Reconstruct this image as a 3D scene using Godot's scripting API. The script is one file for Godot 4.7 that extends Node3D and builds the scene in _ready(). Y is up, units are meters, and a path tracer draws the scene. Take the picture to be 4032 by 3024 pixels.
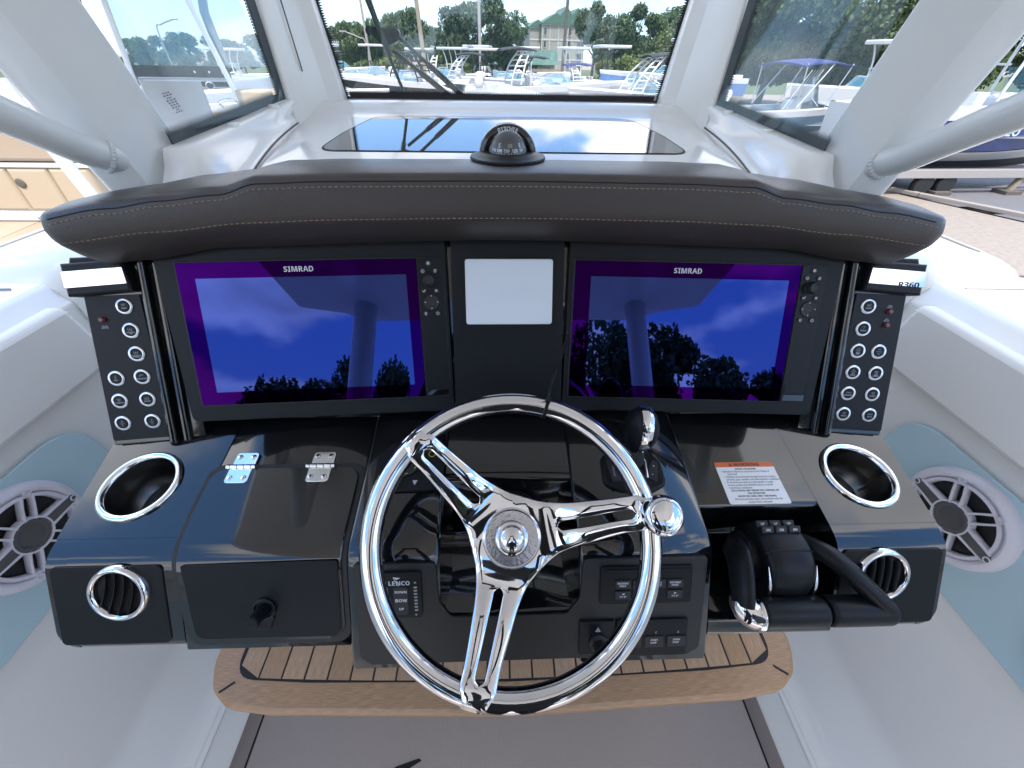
extends Node3D

# ---------------------------------------------------------------- geometry collector
class G:
	var st := SurfaceTool.new()
	var sg := 1
	func _init() -> void:
		st.begin(Mesh.PRIMITIVE_TRIANGLES)
	func t(a: Vector3, b: Vector3, c: Vector3, s := -1) -> void:
		st.set_smooth_group(s)
		st.set_uv(Vector2(a.x, a.y)); st.add_vertex(a)
		st.set_uv(Vector2(b.x, b.y)); st.add_vertex(b)
		st.set_uv(Vector2(c.x, c.y)); st.add_vertex(c)
	func q(a: Vector3, b: Vector3, c: Vector3, d: Vector3, s := -1) -> void:
		t(a, b, c, s); t(a, c, d, s)
	func uvq(a: Vector3, b: Vector3, c: Vector3, d: Vector3, u: float, v: float) -> void:
		st.set_smooth_group(-1)
		var p := [a, b, c, a, c, d]
		var w := [Vector2(0, 0), Vector2(u, 0), Vector2(u, v), Vector2(0, 0), Vector2(u, v), Vector2(0, v)]
		for i in 6:
			st.set_uv(w[i]); st.add_vertex(p[i])
	# rows of points joined by a skin
	func loft(rows: Array, closed := false, caps := false, s := 0) -> void:
		if s == 0:
			sg += 1; s = sg
		for i in rows.size() - 1:
			var a: PackedVector3Array = rows[i]
			var b: PackedVector3Array = rows[i + 1]
			var n := a.size()
			for j in (n if closed else n - 1):
				var k := (j + 1) % n
				if a[j] != a[k]: t(a[j], b[j], a[k], s)
				if b[j] != b[k]: t(a[k], b[j], b[k], s)
		if caps:
			for e in 2:
				var r: PackedVector3Array = rows[0] if e == 0 else rows[rows.size() - 1]
				var m := Vector3.ZERO
				for p in r: m += p
				m /= r.size()
				for j in r.size():
					var p1 := r[j]; var p2 := r[(j + 1) % r.size()]
					if e == 0: t(m, p1, p2, -1)
					else: t(m, p2, p1, -1)
	func tube(path: Array, rad: Variant, n := 12, closed := false, flat := 1.0) -> void:
		var rows := []
		var m := path.size()
		var up := Vector3.ZERO
		for i in m:
			var d: Vector3
			if closed: d = path[(i + 1) % m] - path[(i - 1 + m) % m]
			else: d = path[mini(i + 1, m - 1)] - path[maxi(i - 1, 0)]
			d = d.normalized()
			if up == Vector3.ZERO: up = d.cross(Vector3(0.31, 0.2, 0.93)).normalized()
			up = (up - d * up.dot(d)).normalized()
			var sd := d.cross(up)
			var r: float = rad[i] if rad is Array else rad
			var row := PackedVector3Array()
			for k in n:
				var a := TAU * k / n
				row.append(path[i] + up * cos(a) * r + sd * sin(a) * r * flat)
			rows.append(row)
		if closed: rows.append(rows[0])
		loft(rows, true, not closed)
	func bar(a: Vector3, b: Vector3, r: float, n := 8) -> void:
		tube([a, b], r, n)
	# profile (radius, height) turned round the local y axis
	func lathe(prof: Array, n := 32, xf := Transform3D(), flat := 1.0) -> void:
		sg += 1
		for i in prof.size() - 1:
			if i > 0:
				var d0: Vector2 = (prof[i] - prof[i - 1]).normalized()
				var d1: Vector2 = (prof[i + 1] - prof[i]).normalized()
				if d0.dot(d1) < 0.75: sg += 1
			for k in n:
				var a := TAU * k / n; var b := TAU * (k + 1) / n
				var p: Vector2 = prof[i]; var w: Vector2 = prof[i + 1]
				var v0 := xf * Vector3(p.x * cos(a), p.y, p.x * sin(a) * flat); var v1 := xf * Vector3(p.x * cos(b), p.y, p.x * sin(b) * flat)
				var v2 := xf * Vector3(w.x * cos(b), w.y, w.x * sin(b) * flat); var v3 := xf * Vector3(w.x * cos(a), w.y, w.x * sin(a) * flat)
				if p.x > 1e-6: t(v0, v3, v1, sg)
				if w.x > 1e-6: t(v1, v3, v2, sg)
	func ball(c: Vector3, r: Vector3, n := 16, b := Basis()) -> void:
		var prof := []
		for i in n / 2 + 1:
			var a := PI * i / (n / 2) - PI / 2
			prof.append(Vector2(cos(a) if i > 0 and i < n / 2 else 0.0, sin(a)))
		lathe(prof, n, Transform3D(b.scaled_local(r), c))
		sg += 1
	func box(c: Vector3, s: Vector3, bev := 0.0, b := Basis()) -> void:
		prism([Vector2(-s.x / 2, -s.y / 2), Vector2(s.x / 2, -s.y / 2), Vector2(s.x / 2, s.y / 2), Vector2(-s.x / 2, s.y / 2)], -s.z / 2, s.z / 2, Transform3D(b, c), bev)
	static func inset(p: PackedVector2Array, d: float) -> PackedVector2Array:
		var o := PackedVector2Array()
		var n := p.size()
		for i in n:
			var e0 := (p[i] - p[(i - 1 + n) % n]).normalized(); var e1 := (p[(i + 1) % n] - p[i]).normalized()
			var n0 := Vector2(-e0.y, e0.x); var n1 := Vector2(-e1.y, e1.x)
			o.append(p[i] + (n0 + n1) / maxf(0.35, 1.0 + n0.dot(n1)) * d)
		return o
	# polygon in local xy pushed from z0 to z1, edges bevelled
	func prism(poly: Variant, z0: float, z1: float, xf := Transform3D(), bev := 0.0, back := true) -> void:
		var p := PackedVector2Array(poly)
		if Geometry2D.is_polygon_clockwise(p): p.reverse()
		var n := p.size()
		var st0 := 0
		for i in n:
			if (p[i] - p[(i - 1 + n) % n]).normalized().dot((p[(i + 1) % n] - p[i]).normalized()) < 0.8:
				st0 = i; break
		var ring := []
		if bev > 0 and back: ring.append([inset(p, bev), z0])
		ring.append([p, z0 + (bev if back else 0.0)])
		ring.append([p, z1 - bev])
		if bev > 0: ring.append([inset(p, bev * 0.3), z1 - bev * 0.3]); ring.append([inset(p, bev), z1])
		sg += 1
		for kk in n:
			var i := (st0 + kk) % n; var j := (i + 1) % n
			if kk > 0 and (p[i] - p[(i - 1 + n) % n]).normalized().dot((p[j] - p[i]).normalized()) < 0.8: sg += 1
			for r in ring.size() - 1:
				var a: PackedVector2Array = ring[r][0]; var b: PackedVector2Array = ring[r + 1][0]
				var za: float = ring[r][1]; var zb: float = ring[r + 1][1]
				q(xf * Vector3(a[i].x, a[i].y, za), xf * Vector3(b[i].x, b[i].y, zb), xf * Vector3(b[j].x, b[j].y, zb), xf * Vector3(a[j].x, a[j].y, za), sg)
		for e in 2:
			if e == 1 and not back: continue
			var f: PackedVector2Array = ring[ring.size() - 1][0] if e == 0 else ring[0][0]
			var z := z1 if e == 0 else z0
			var tri := Geometry2D.triangulate_polygon(f)
			for k in range(0, tri.size(), 3):
				var A := f[tri[k]]; var B := f[tri[k + 1]]; var C := f[tri[k + 2]]
				var cw := (B - A).cross(C - A) < 0
				if cw == (e == 0): t(xf * Vector3(A.x, A.y, z), xf * Vector3(B.x, B.y, z), xf * Vector3(C.x, C.y, z))
				else: t(xf * Vector3(A.x, A.y, z), xf * Vector3(C.x, C.y, z), xf * Vector3(B.x, B.y, z))
	func done() -> ArrayMesh:
		st.generate_normals()
		return st.commit()

func rrect(x0: float, y0: float, x1: float, y1: float, r: float, n := 5) -> PackedVector2Array:
	var o := PackedVector2Array()
	var c := [Vector2(x1 - r, y1 - r), Vector2(x0 + r, y1 - r), Vector2(x0 + r, y0 + r), Vector2(x1 - r, y0 + r)]
	for i in 4:
		for k in n + 1:
			var a := PI / 2 * (i + float(k) / n)
			o.append(c[i] + Vector2(cos(a), sin(a)) * r)
	return o
func disc(r: float, n := 24, c := Vector2.ZERO) -> PackedVector2Array:
	var o := PackedVector2Array()
	for k in n: o.append(c + Vector2(cos(TAU * k / n), sin(TAU * k / n)) * r)
	return o
func rounded(p: Array, rs: Variant, n := 5) -> PackedVector2Array:   # polygon with rounded corners
	var o := PackedVector2Array()
	var m := p.size()
	for i in m:
		var r: float = rs[i] if rs is Array else rs
		var e0: Vector2 = (p[(i - 1 + m) % m] - p[i]); var e1: Vector2 = (p[(i + 1) % m] - p[i])
		if r <= 0.0: o.append(p[i]); continue
		var d0 := e0.normalized(); var d1 := e1.normalized()
		var half := acos(clampf(d0.dot(d1), -1, 1)) / 2
		var l := minf(r / tan(half), minf(e0.length(), e1.length()) * 0.49)
		var a: Vector2 = p[i] + d0 * l; var b: Vector2 = p[i] + d1 * l
		for k in n + 1:
			var u := float(k) / n
			o.append(a * (1 - u) * (1 - u) + p[i] * 2 * u * (1 - u) + b * u * u)
	return o
func crom(p: Array, n := 6) -> Array:   # smooth curve through points
	var o := []
	for i in p.size() - 1:
		var a: Vector3 = p[maxi(i - 1, 0)]; var b: Vector3 = p[i]; var c: Vector3 = p[i + 1]; var d: Vector3 = p[mini(i + 2, p.size() - 1)]
		for k in n: o.append(b.cubic_interpolate(c, a, d, float(k) / n))
	o.append(p[p.size() - 1])
	return o
func lerp_table(x: float, tab: Array) -> float:
	for i in tab.size() - 1:
		if x <= tab[i + 1].x:
			var u := clampf((x - tab[i].x) / (tab[i + 1].x - tab[i].x), 0, 1)
			return lerpf(tab[i].y, tab[i + 1].y, u * u * (3 - 2 * u))
	return tab[tab.size() - 1].y

# ---------------------------------------------------------------- nodes
var used := {}
func numbered(n: String) -> String:
	if not used.has(n):
		used[n] = 0
		return n
	used[n] += 1
	return "%s_%03d" % [n, used[n]]
func tag(o: Node3D, label: String, category: String, group := "") -> Node3D:
	o.set_meta("label", label); o.set_meta("category", category)
	if group: o.set_meta("group", group)
	return o
func thing(called: String, label: String, category: String, xf := Transform3D(), group := "") -> Node3D:
	var o := Node3D.new()
	o.name = numbered(called); o.transform = xf
	add_child(o)
	return tag(o, label, category, group)
func part(par: Node, called: String, g: Variant, m: Material, label := "", xf := Transform3D()) -> MeshInstance3D:
	var o := MeshInstance3D.new()
	o.name = called
	o.mesh = g.done() if g is G else g
	o.material_override = m
	o.transform = xf
	par.add_child(o, true)
	if label: o.set_meta("label", label)
	return o
func whole(called: String, label: String, category: String, g: Variant, m: Material, xf := Transform3D(), group := "") -> MeshInstance3D:
	var o := part(self, numbered(called), g, m, "", xf)
	tag(o, label, category, group)
	return o
func setting(called: String, g: G, m: Material) -> MeshInstance3D:
	var o := part(self, numbered(called), g, m)
	o.set_meta("kind", "structure")
	return o
var fonts := {}
func letters(par: Node, s: String, h: float, xf: Transform3D, m: Material, depth := 0.0006, bold := true, wide := 1.0, called := "lettering", face := "Droid Sans") -> MeshInstance3D:
	var key := face + str(bold)
	if not fonts.has(key):
		var f := SystemFont.new()
		f.font_names = PackedStringArray([face]); f.font_weight = 700 if bold else 400
		fonts[key] = f
	var tm := TextMesh.new()
	tm.font = fonts[key]; tm.font_size = 32; tm.pixel_size = h / (0.714 * 32); tm.depth = depth; tm.text = s
	tm.curve_step = 4.0 if h < 0.004 else 1.5
	tm.horizontal_alignment = HORIZONTAL_ALIGNMENT_CENTER; tm.vertical_alignment = VERTICAL_ALIGNMENT_CENTER
	return part(par, called, tm, m, "", xf.scaled_local(Vector3(wide, 1, 1)))
func P(x: float, y: float, z := 0.0, rot := 0.0) -> Transform3D:
	return Transform3D(Basis(Vector3.BACK, rot), Vector3(x, y, z))
func frame(o: Vector3, tilt: float, toe: float) -> Transform3D:   # u to the right, v up the slope, n out of it
	var b := Basis(Vector3.UP, deg_to_rad(toe)) * Basis(Vector3.RIGHT, -deg_to_rad(tilt))
	return Transform3D(b, o)
func facing(o: Vector3, v: Vector3, u := Vector3.RIGHT) -> Transform3D:
	u = u.normalized(); v = (v - u * u.dot(v)).normalized()
	return Transform3D(Basis(u, v, u.cross(v)), o)
const UPZ := Basis(Vector3(1, 0, 0), Vector3(0, 0, 1), Vector3(0, -1, 0))   # lathe axis (y) turned to z

# ---------------------------------------------------------------- materials
func lin(r: float, g: float, b: float, a := 1.0) -> Color:
	var c := Color(r, g, b).linear_to_srgb(); c.a = a
	return c
func mat(r: float, g: float, b: float, rough := 0.5, metal := 0.0, coat := 0.0) -> StandardMaterial3D:
	var m := StandardMaterial3D.new()
	m.albedo_color = lin(r, g, b); m.roughness = rough; m.metallic = metal
	if coat > 0: m.clearcoat_enabled = true; m.clearcoat = coat; m.clearcoat_roughness = 0.03
	return m
func noise_tex(size: int, freq: float, sd: int, c0: Color, c1: Color, kind := 3, oct := 4, wx := 1) -> NoiseTexture2D:
	var n := FastNoiseLite.new()
	n.noise_type = kind; n.frequency = freq; n.seed = sd; n.fractal_octaves = oct
	var t := NoiseTexture2D.new()
	t.width = size; t.height = size; t.seamless = true; t.noise = n
	var g := Gradient.new()
	g.set_color(0, c0); g.set_color(1, c1)
	t.color_ramp = g
	return t
func tri(m: StandardMaterial3D, s: Vector3) -> StandardMaterial3D:
	m.uv1_triplanar = true; m.uv1_scale = s
	return m
func bump(m: StandardMaterial3D, t: Texture2D, cm: float) -> StandardMaterial3D:
	m.heightmap_enabled = true; m.heightmap_texture = t; m.heightmap_scale = cm
	return m
func grain(m: StandardMaterial3D, t: Texture2D) -> StandardMaterial3D:
	m.albedo_texture = t
	return m
func glass(r: float, g: float, b: float, a: float) -> StandardMaterial3D:
	var m := StandardMaterial3D.new()
	m.albedo_color = Color(r, g, b, a); m.transparency = BaseMaterial3D.TRANSPARENCY_ALPHA
	m.roughness = 0.02; m.metallic_specular = 0.5
	return m
var M := {}
func materials() -> void:
	var W := Color.WHITE; var K := Color.BLACK
	M.gloss = mat(0.004, 0.0045, 0.0055, 0.12, 0.0, 1.0)
	M.gloss.metallic_specular = 0.3
	bump(tri(M.gloss, Vector3.ONE * 3.0), noise_tex(256, 0.02, 3, K, W, 3, 2), 0.012)
	M.satin = bump(tri(mat(0.0085, 0.0095, 0.012, 0.36), Vector3.ONE * 14), noise_tex(256, 0.2, 5, K, W), 0.006)
	M.satin.metallic_specular = .3
	M.matte = bump(tri(mat(0.006, 0.0065, 0.008, 0.5), Vector3.ONE * 14), M.satin.heightmap_texture, 0.006)
	M.fascia = bump(tri(mat(0.011, 0.0125, 0.0145, 0.40), Vector3.ONE * 14), M.satin.heightmap_texture, 0.01)
	M.fascia.metallic_specular = .28
	M.rubber = mat(0.012, 0.012, 0.013, 0.6)
	M.void = mat(0.003, 0.003, 0.0035, 0.8)
	M.vinyl = bump(tri(mat(0.048, 0.041, 0.039, 0.34), Vector3.ONE * 9), noise_tex(512, 0.09, 11, K, W, 2, 3), 0.035)
	M.vinyl_face = bump(tri(mat(0.042, 0.035, 0.033, 0.46), Vector3.ONE * 9), M.vinyl.heightmap_texture, 0.035)
	M.thread = mat(0.23, 0.17, 0.12, 0.8)
	M.chrome = mat(0.66, 0.66, 0.685, 0.035, 1.0)
	M.steel = mat(0.78, 0.79, 0.80, 0.10, 1.0)
	M.swirl = bump(tri(mat(0.50, 0.50, 0.53, 0.17, 1.0), Vector3.ONE * 12), noise_tex(512, 0.03, 17, K, W, 3, 3), 0.012)
	M.brushed = mat(0.62, 0.63, 0.65, 0.28, 1.0)
	M.cupsteel = mat(0.30, 0.29, 0.28, 0.22, 1.0)
	M.gel = mat(0.84, 0.83, 0.80, 0.22, 0.0, 0.6)
	M.gel.clearcoat_roughness = 0.05
	bump(tri(M.gel, Vector3.ONE * 2.0), noise_tex(256, 0.02, 23, K, W, 3, 2), 0.03)
	M.skid = bump(tri(mat(0.82, 0.81, 0.785, 0.55), Vector3.ONE * 18), noise_tex(256, 0.16, 29, K, W, 2, 2), 0.12)
	M.powder = bump(tri(mat(0.66, 0.68, 0.68, 0.28, 0.0, 0.35), Vector3.ONE * 6), M.satin.heightmap_texture, 0.012)
	M.cushion = bump(tri(mat(0.82, 0.805, 0.775, 0.5), Vector3.ONE * 9), M.vinyl.heightmap_texture, 0.03)
	M.pale = mat(0.50, 0.68, 0.75, 0.35, 0.0, 0.3)
	M.grille = mat(0.72, 0.70, 0.77, 0.35)
	M.grille_dark = mat(0.10, 0.095, 0.10, 0.4)
	M.plastic_white = bump(tri(mat(0.66, 0.70, 0.75, 0.4), Vector3.ONE * 14), M.satin.heightmap_texture, 0.008)
	M.white = mat(0.75, 0.75, 0.75, 0.5)
	M.ink = mat(0.012, 0.012, 0.018, 0.6)
	M.inkgrey = mat(0.10, 0.11, 0.17, 0.6)
	M.print = mat(0.55, 0.57, 0.60, 0.5)
	M.print_dim = mat(0.28, 0.29, 0.31, 0.5)
	M.orange = mat(0.62, 0.13, 0.03, 0.45)
	M.yellow = mat(0.45, 0.5, 0.02, 0.45)
	M.red = mat(0.14, 0.03, 0.03, 0.25)
	M.display = mat(0.027, 0.042, 0.165, 0.015, 1.0)
	M.bezel = mat(0.014, 0.0006, 0.044, 0.02, 1.0)
	var teakmap := noise_tex(512, 0.02, 31, Color(0.80, 0.78, 0.76), Color(1, 1, 1), 3, 5)
	M.teak = []
	for i in 4:
		var c: Vector3 = [Vector3(.58, .38, .235), Vector3(.53, .34, .20), Vector3(.61, .41, .265), Vector3(.55, .355, .215)][i]
		var m := mat(c.x, c.y, c.z, 0.48)
		grain(m, teakmap); tri(m, Vector3(60, 60, 4.5)); m.uv1_offset = Vector3(i * .31, i * .17, i * .23)
		M.teak.append(bump(m, teakmap, 0.02))
	M.teak_board = mat(.55, .345, .20, 0.42)
	grain(M.teak_board, teakmap); tri(M.teak_board, Vector3(4.5, 60, 60)); bump(M.teak_board, teakmap, 0.02)
	M.caulk = mat(0.012, 0.011, 0.012, 0.6)
	# woven mat
	var im := Image.create(64, 64, false, Image.FORMAT_RGB8)
	for y in 64:
		for x in 64:
			var h := absf(sin(PI * x / 8.0)) * (0.55 + 0.45 * absf(sin(PI * y / 8.0 + PI / 2 * (int(x / 8.0) % 2))))
			im.set_pixel(x, y, Color(h, h, h))
	M.mat = bump(tri(mat(0.37, 0.32, 0.295, 0.75), Vector3.ONE * 32), ImageTexture.create_from_image(im), 0.14)
	M.mat_edge = mat(0.25, 0.21, 0.19, 0.75)
	M.pane = glass(0.66, 0.84, 0.86, 0.045)
	M.pane_side = glass(0.66, 0.84, 0.87, 0.06)
	M.pane_far = glass(0.30, 0.55, 0.62, 0.35)
	M.smoke = mat(0.006, 0.008, 0.010, 0.02, 0.0, 1.0)
	M.smoke.metallic_specular = 1.0
	M.clear = glass(0.8, 0.85, 0.9, 0.06)
	# frit dots
	var fi := Image.create(64, 64, false, Image.FORMAT_RGBA8)
	for y in 64:
		for x in 64:
			var v := y / 64.0
			var dx := absf(fposmod(x / 64.0 + 0.5, 1.0) - 0.5) * 2.0
			fi.set_pixel(x, y, Color(0.01, 0.01, 0.012, 1.0 if dx < 1.02 - v else 0.0))
	M.dots = StandardMaterial3D.new()
	M.dots.albedo_texture = ImageTexture.create_from_image(fi); M.dots.roughness = 0.5
	M.dots.transparency = BaseMaterial3D.TRANSPARENCY_ALPHA_SCISSOR; M.dots.alpha_scissor_threshold = 0.5
	M.cloth = mat(0.018, 0.016, 0.016, 0.8)
	# outside
	M.asphalt = grain(tri(mat(0.30, 0.255, 0.215, 0.85), Vector3.ONE * 0.3), noise_tex(512, 0.05, 41, Color(.86, .86, .86), W, 3, 6))
	M.asphalt.uv1_world_triplanar = true
	M.gravel = grain(tri(mat(0.46, 0.46, 0.47, 0.9), Vector3.ONE * 1.6), noise_tex(512, 0.09, 43, Color(.35, .35, .38), W, 2, 3))
	bump(M.gravel, M.gravel.albedo_texture, 3.0)
	M.kerb = mat(0.30, 0.26, 0.23, 0.85)
	M.grass = grain(tri(mat(0.11, 0.16, 0.05, 0.9), Vector3.ONE * 0.3), noise_tex(256, 0.06, 45, Color(.5, .5, .5), W))
	M.tan = bump(tri(mat(0.40, 0.315, 0.22, 0.55), Vector3.ONE * 6), M.vinyl.heightmap_texture, 0.03)
	M.tan_dark = bump(tri(mat(0.31, 0.24, 0.17, 0.6), Vector3.ONE * 6), M.vinyl.heightmap_texture, 0.03)
	M.paint_white = mat(0.60, 0.61, 0.62, 0.25, 0.0, 0.4)
	M.paint_black = mat(0.010, 0.0095, 0.010, 0.35)
	M.paint_black.metallic_specular = .3
	M.paint_grey = mat(0.38, 0.40, 0.44, 0.2, 0.0, 0.6)
	M.paint_navy = mat(0.014, 0.03, 0.13, 0.14, 0.0, 1.0)
	M.paint_blue = mat(0.10, 0.20, 0.42, 0.2, 0.0, 0.6)
	M.paint_slate = mat(0.075, 0.125, 0.20, 0.2, 0.0, 0.6)
	M.paint_red = mat(0.3, 0.03, 0.02, 0.3)
	M.paint_purple = mat(0.10, 0.06, 0.10, 0.3)
	M.canvas_black = mat(0.02, 0.021, 0.025, 0.8)
	M.canvas_navy = mat(0.012, 0.025, 0.14, 0.8)
	M.seat_grey = mat(0.5, 0.5, 0.5, 0.6)
	M.alu = mat(0.6, 0.62, 0.64, 0.3, 1.0)
	M.galv = mat(0.30, 0.28, 0.27, 0.6)
	M.wood_pole = mat(0.26, 0.215, 0.165, 0.85)
	M.wood_dark = mat(0.10, 0.085, 0.075, 0.85)
	M.bark = grain(tri(mat(0.12, 0.095, 0.075, 0.9), Vector3(1, .3, 1)), noise_tex(256, 0.05, 47, Color(.5, .5, .5), W))
	M.stucco = mat(0.27, 0.26, 0.235, 0.9)
	M.stucco_trim = mat(0.45, 0.45, 0.44, 0.8)
	M.roof_green = mat(0.06, 0.125, 0.092, 0.6)
	M.win_dark = mat(0.05, 0.06, 0.07, 0.1)
	M.leaf = []
	for c in [Vector3(.058, .098, .036), Vector3(.078, .118, .042), Vector3(.13, .175, .045), Vector3(.048, .082, .038)]:
		var m := mat(c.x, c.y, c.z, 0.6)
		m.vertex_color_use_as_albedo = true
		m.backlight_enabled = true; m.backlight = Color(.25, .28, .12)
		M.leaf.append(m)

# ---------------------------------------------------------------- the helm of our boat
var FD: Transform3D   # centre of the display wall, its two wings, the switch pods, the dash deck, the dash face, the wheel
var FL: Transform3D
var FR: Transform3D
var FSL: Transform3D
var FSR: Transform3D
var FK: Transform3D
var FF: Transform3D
var FW: Transform3D
const SIDE := Basis(Vector3(0, 0, 1), Vector3(0, 1, 0), Vector3(-1, 0, 0))
func frames() -> void:
	FD = frame(Vector3(0, .9985, -.487), 28, 0)
	FL = frame(Vector3(-.095, .9985, -.487), 28, 3)
	FR = frame(Vector3(.095, .9985, -.487), 28, -3)
	FSL = frame(Vector3(-.61, .995, -.455), 29.6, 5.7)
	FSR = frame(Vector3(.61, .995, -.455), 29.6, -5.7)
	FK = facing(Vector3(0, .978, -.375), Vector3(0, .18, -.984))
	FF = facing(Vector3(0, .959, -.268), Vector3(0, .848, -.53))
	FW = facing(Vector3(0, 1.011, -.2545), Vector3(0, .633, -.774))
func dash_at(s: float, h := 0.0) -> Vector2:   # (z, y) on the dash skin: s > 0 forward over the deck, s < 0 down the face, h proud of it
	var k := Vector2(-.984, .18); var f := Vector2(.53, -.848); var c := Vector2(-.2684, .9586)
	var nk := Vector2(.18, .984); var nf := Vector2(.848, .53)
	var r := 0.024
	if s >= r: return c + k * s + nk * h
	if s <= -r: return c - f * s + nf * h
	var u := (r - s) / (2 * r)
	var a := c + k * r; var b := c + f * r
	var n := nk.lerp(nf, u).normalized()
	return a * (1 - u) * (1 - u) + c * 2 * u * (1 - u) + b * u * u + n * h
func dash_profile(s0: float, s1: float, h := 0.0) -> Array:
	var o := []
	o.append(dash_at(s0, h))
	for i in 13: o.append(dash_at(.026 - .052 * i / 12.0, h))
	o.append(dash_at(s1, h))
	return o
func block(g: G, x0: float, x1: float, prof: Array, bev := 0.004) -> void:
	g.prism(prof, -x1, -x0, Transform3D(SIDE), bev)
func drape(g: G, rows: Array, h: float) -> void:   # rows: (s, left, right)
	var out := []
	for r in rows:
		var a := dash_at(r.x, h); var b := dash_at(r.x, -.004); var e := dash_at(r.x, h - .0015)
		out.append(PackedVector3Array([Vector3(r.y, b.y, b.x), Vector3(r.y, e.y, e.x), Vector3(r.y + .0015, a.y, a.x), Vector3(r.z - .0015, a.y, a.x), Vector3(r.z, e.y, e.x), Vector3(r.z, b.y, b.x)]))
	for j in 5:
		var two := []
		for o in out: two.append(PackedVector3Array([o[j], o[j + 1]]))
		g.loft(two)
	g.q(out[0][0], out[0][1], out[0][4], out[0][5]); g.q(out[0][1], out[0][2], out[0][3], out[0][4])
	var z: PackedVector3Array = out[out.size() - 1]
	g.q(z[5], z[4], z[1], z[0]); g.q(z[4], z[3], z[2], z[1])

func lid_rows(e: float) -> Array:
	var rows := []
	var r := .022
	var l := func(s): return lerpf(-.461, -.478, clampf((s + .13) / .2, 0, 1)) - e
	var rr := func(s): return -.2425 + e
	for i in 7:
		var a := PI / 2 * i / 6.0
		var s := .1345 + e - r * (1 - cos(a))
		rows.append(Vector3(s, l.call(s) + r * (1 - sin(a)), rr.call(s) - r * (1 - sin(a))))
	for s in [.09, .06, .03]: rows.append(Vector3(s, l.call(s), rr.call(s)))
	for i in 13:
		var s := .024 - .048 * i / 12.0
		rows.append(Vector3(s, l.call(s), rr.call(s)))
	rows.append(Vector3(-.07, l.call(-.07), rr.call(-.07)))
	for i in 7:
		var a := PI / 2 * i / 6.0
		var s := -.128 - e + r * (1 - sin(a))
		rows.append(Vector3(s, l.call(s) + r * (1 - cos(a)), rr.call(s) - r * (1 - cos(a))))
	return rows

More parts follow.
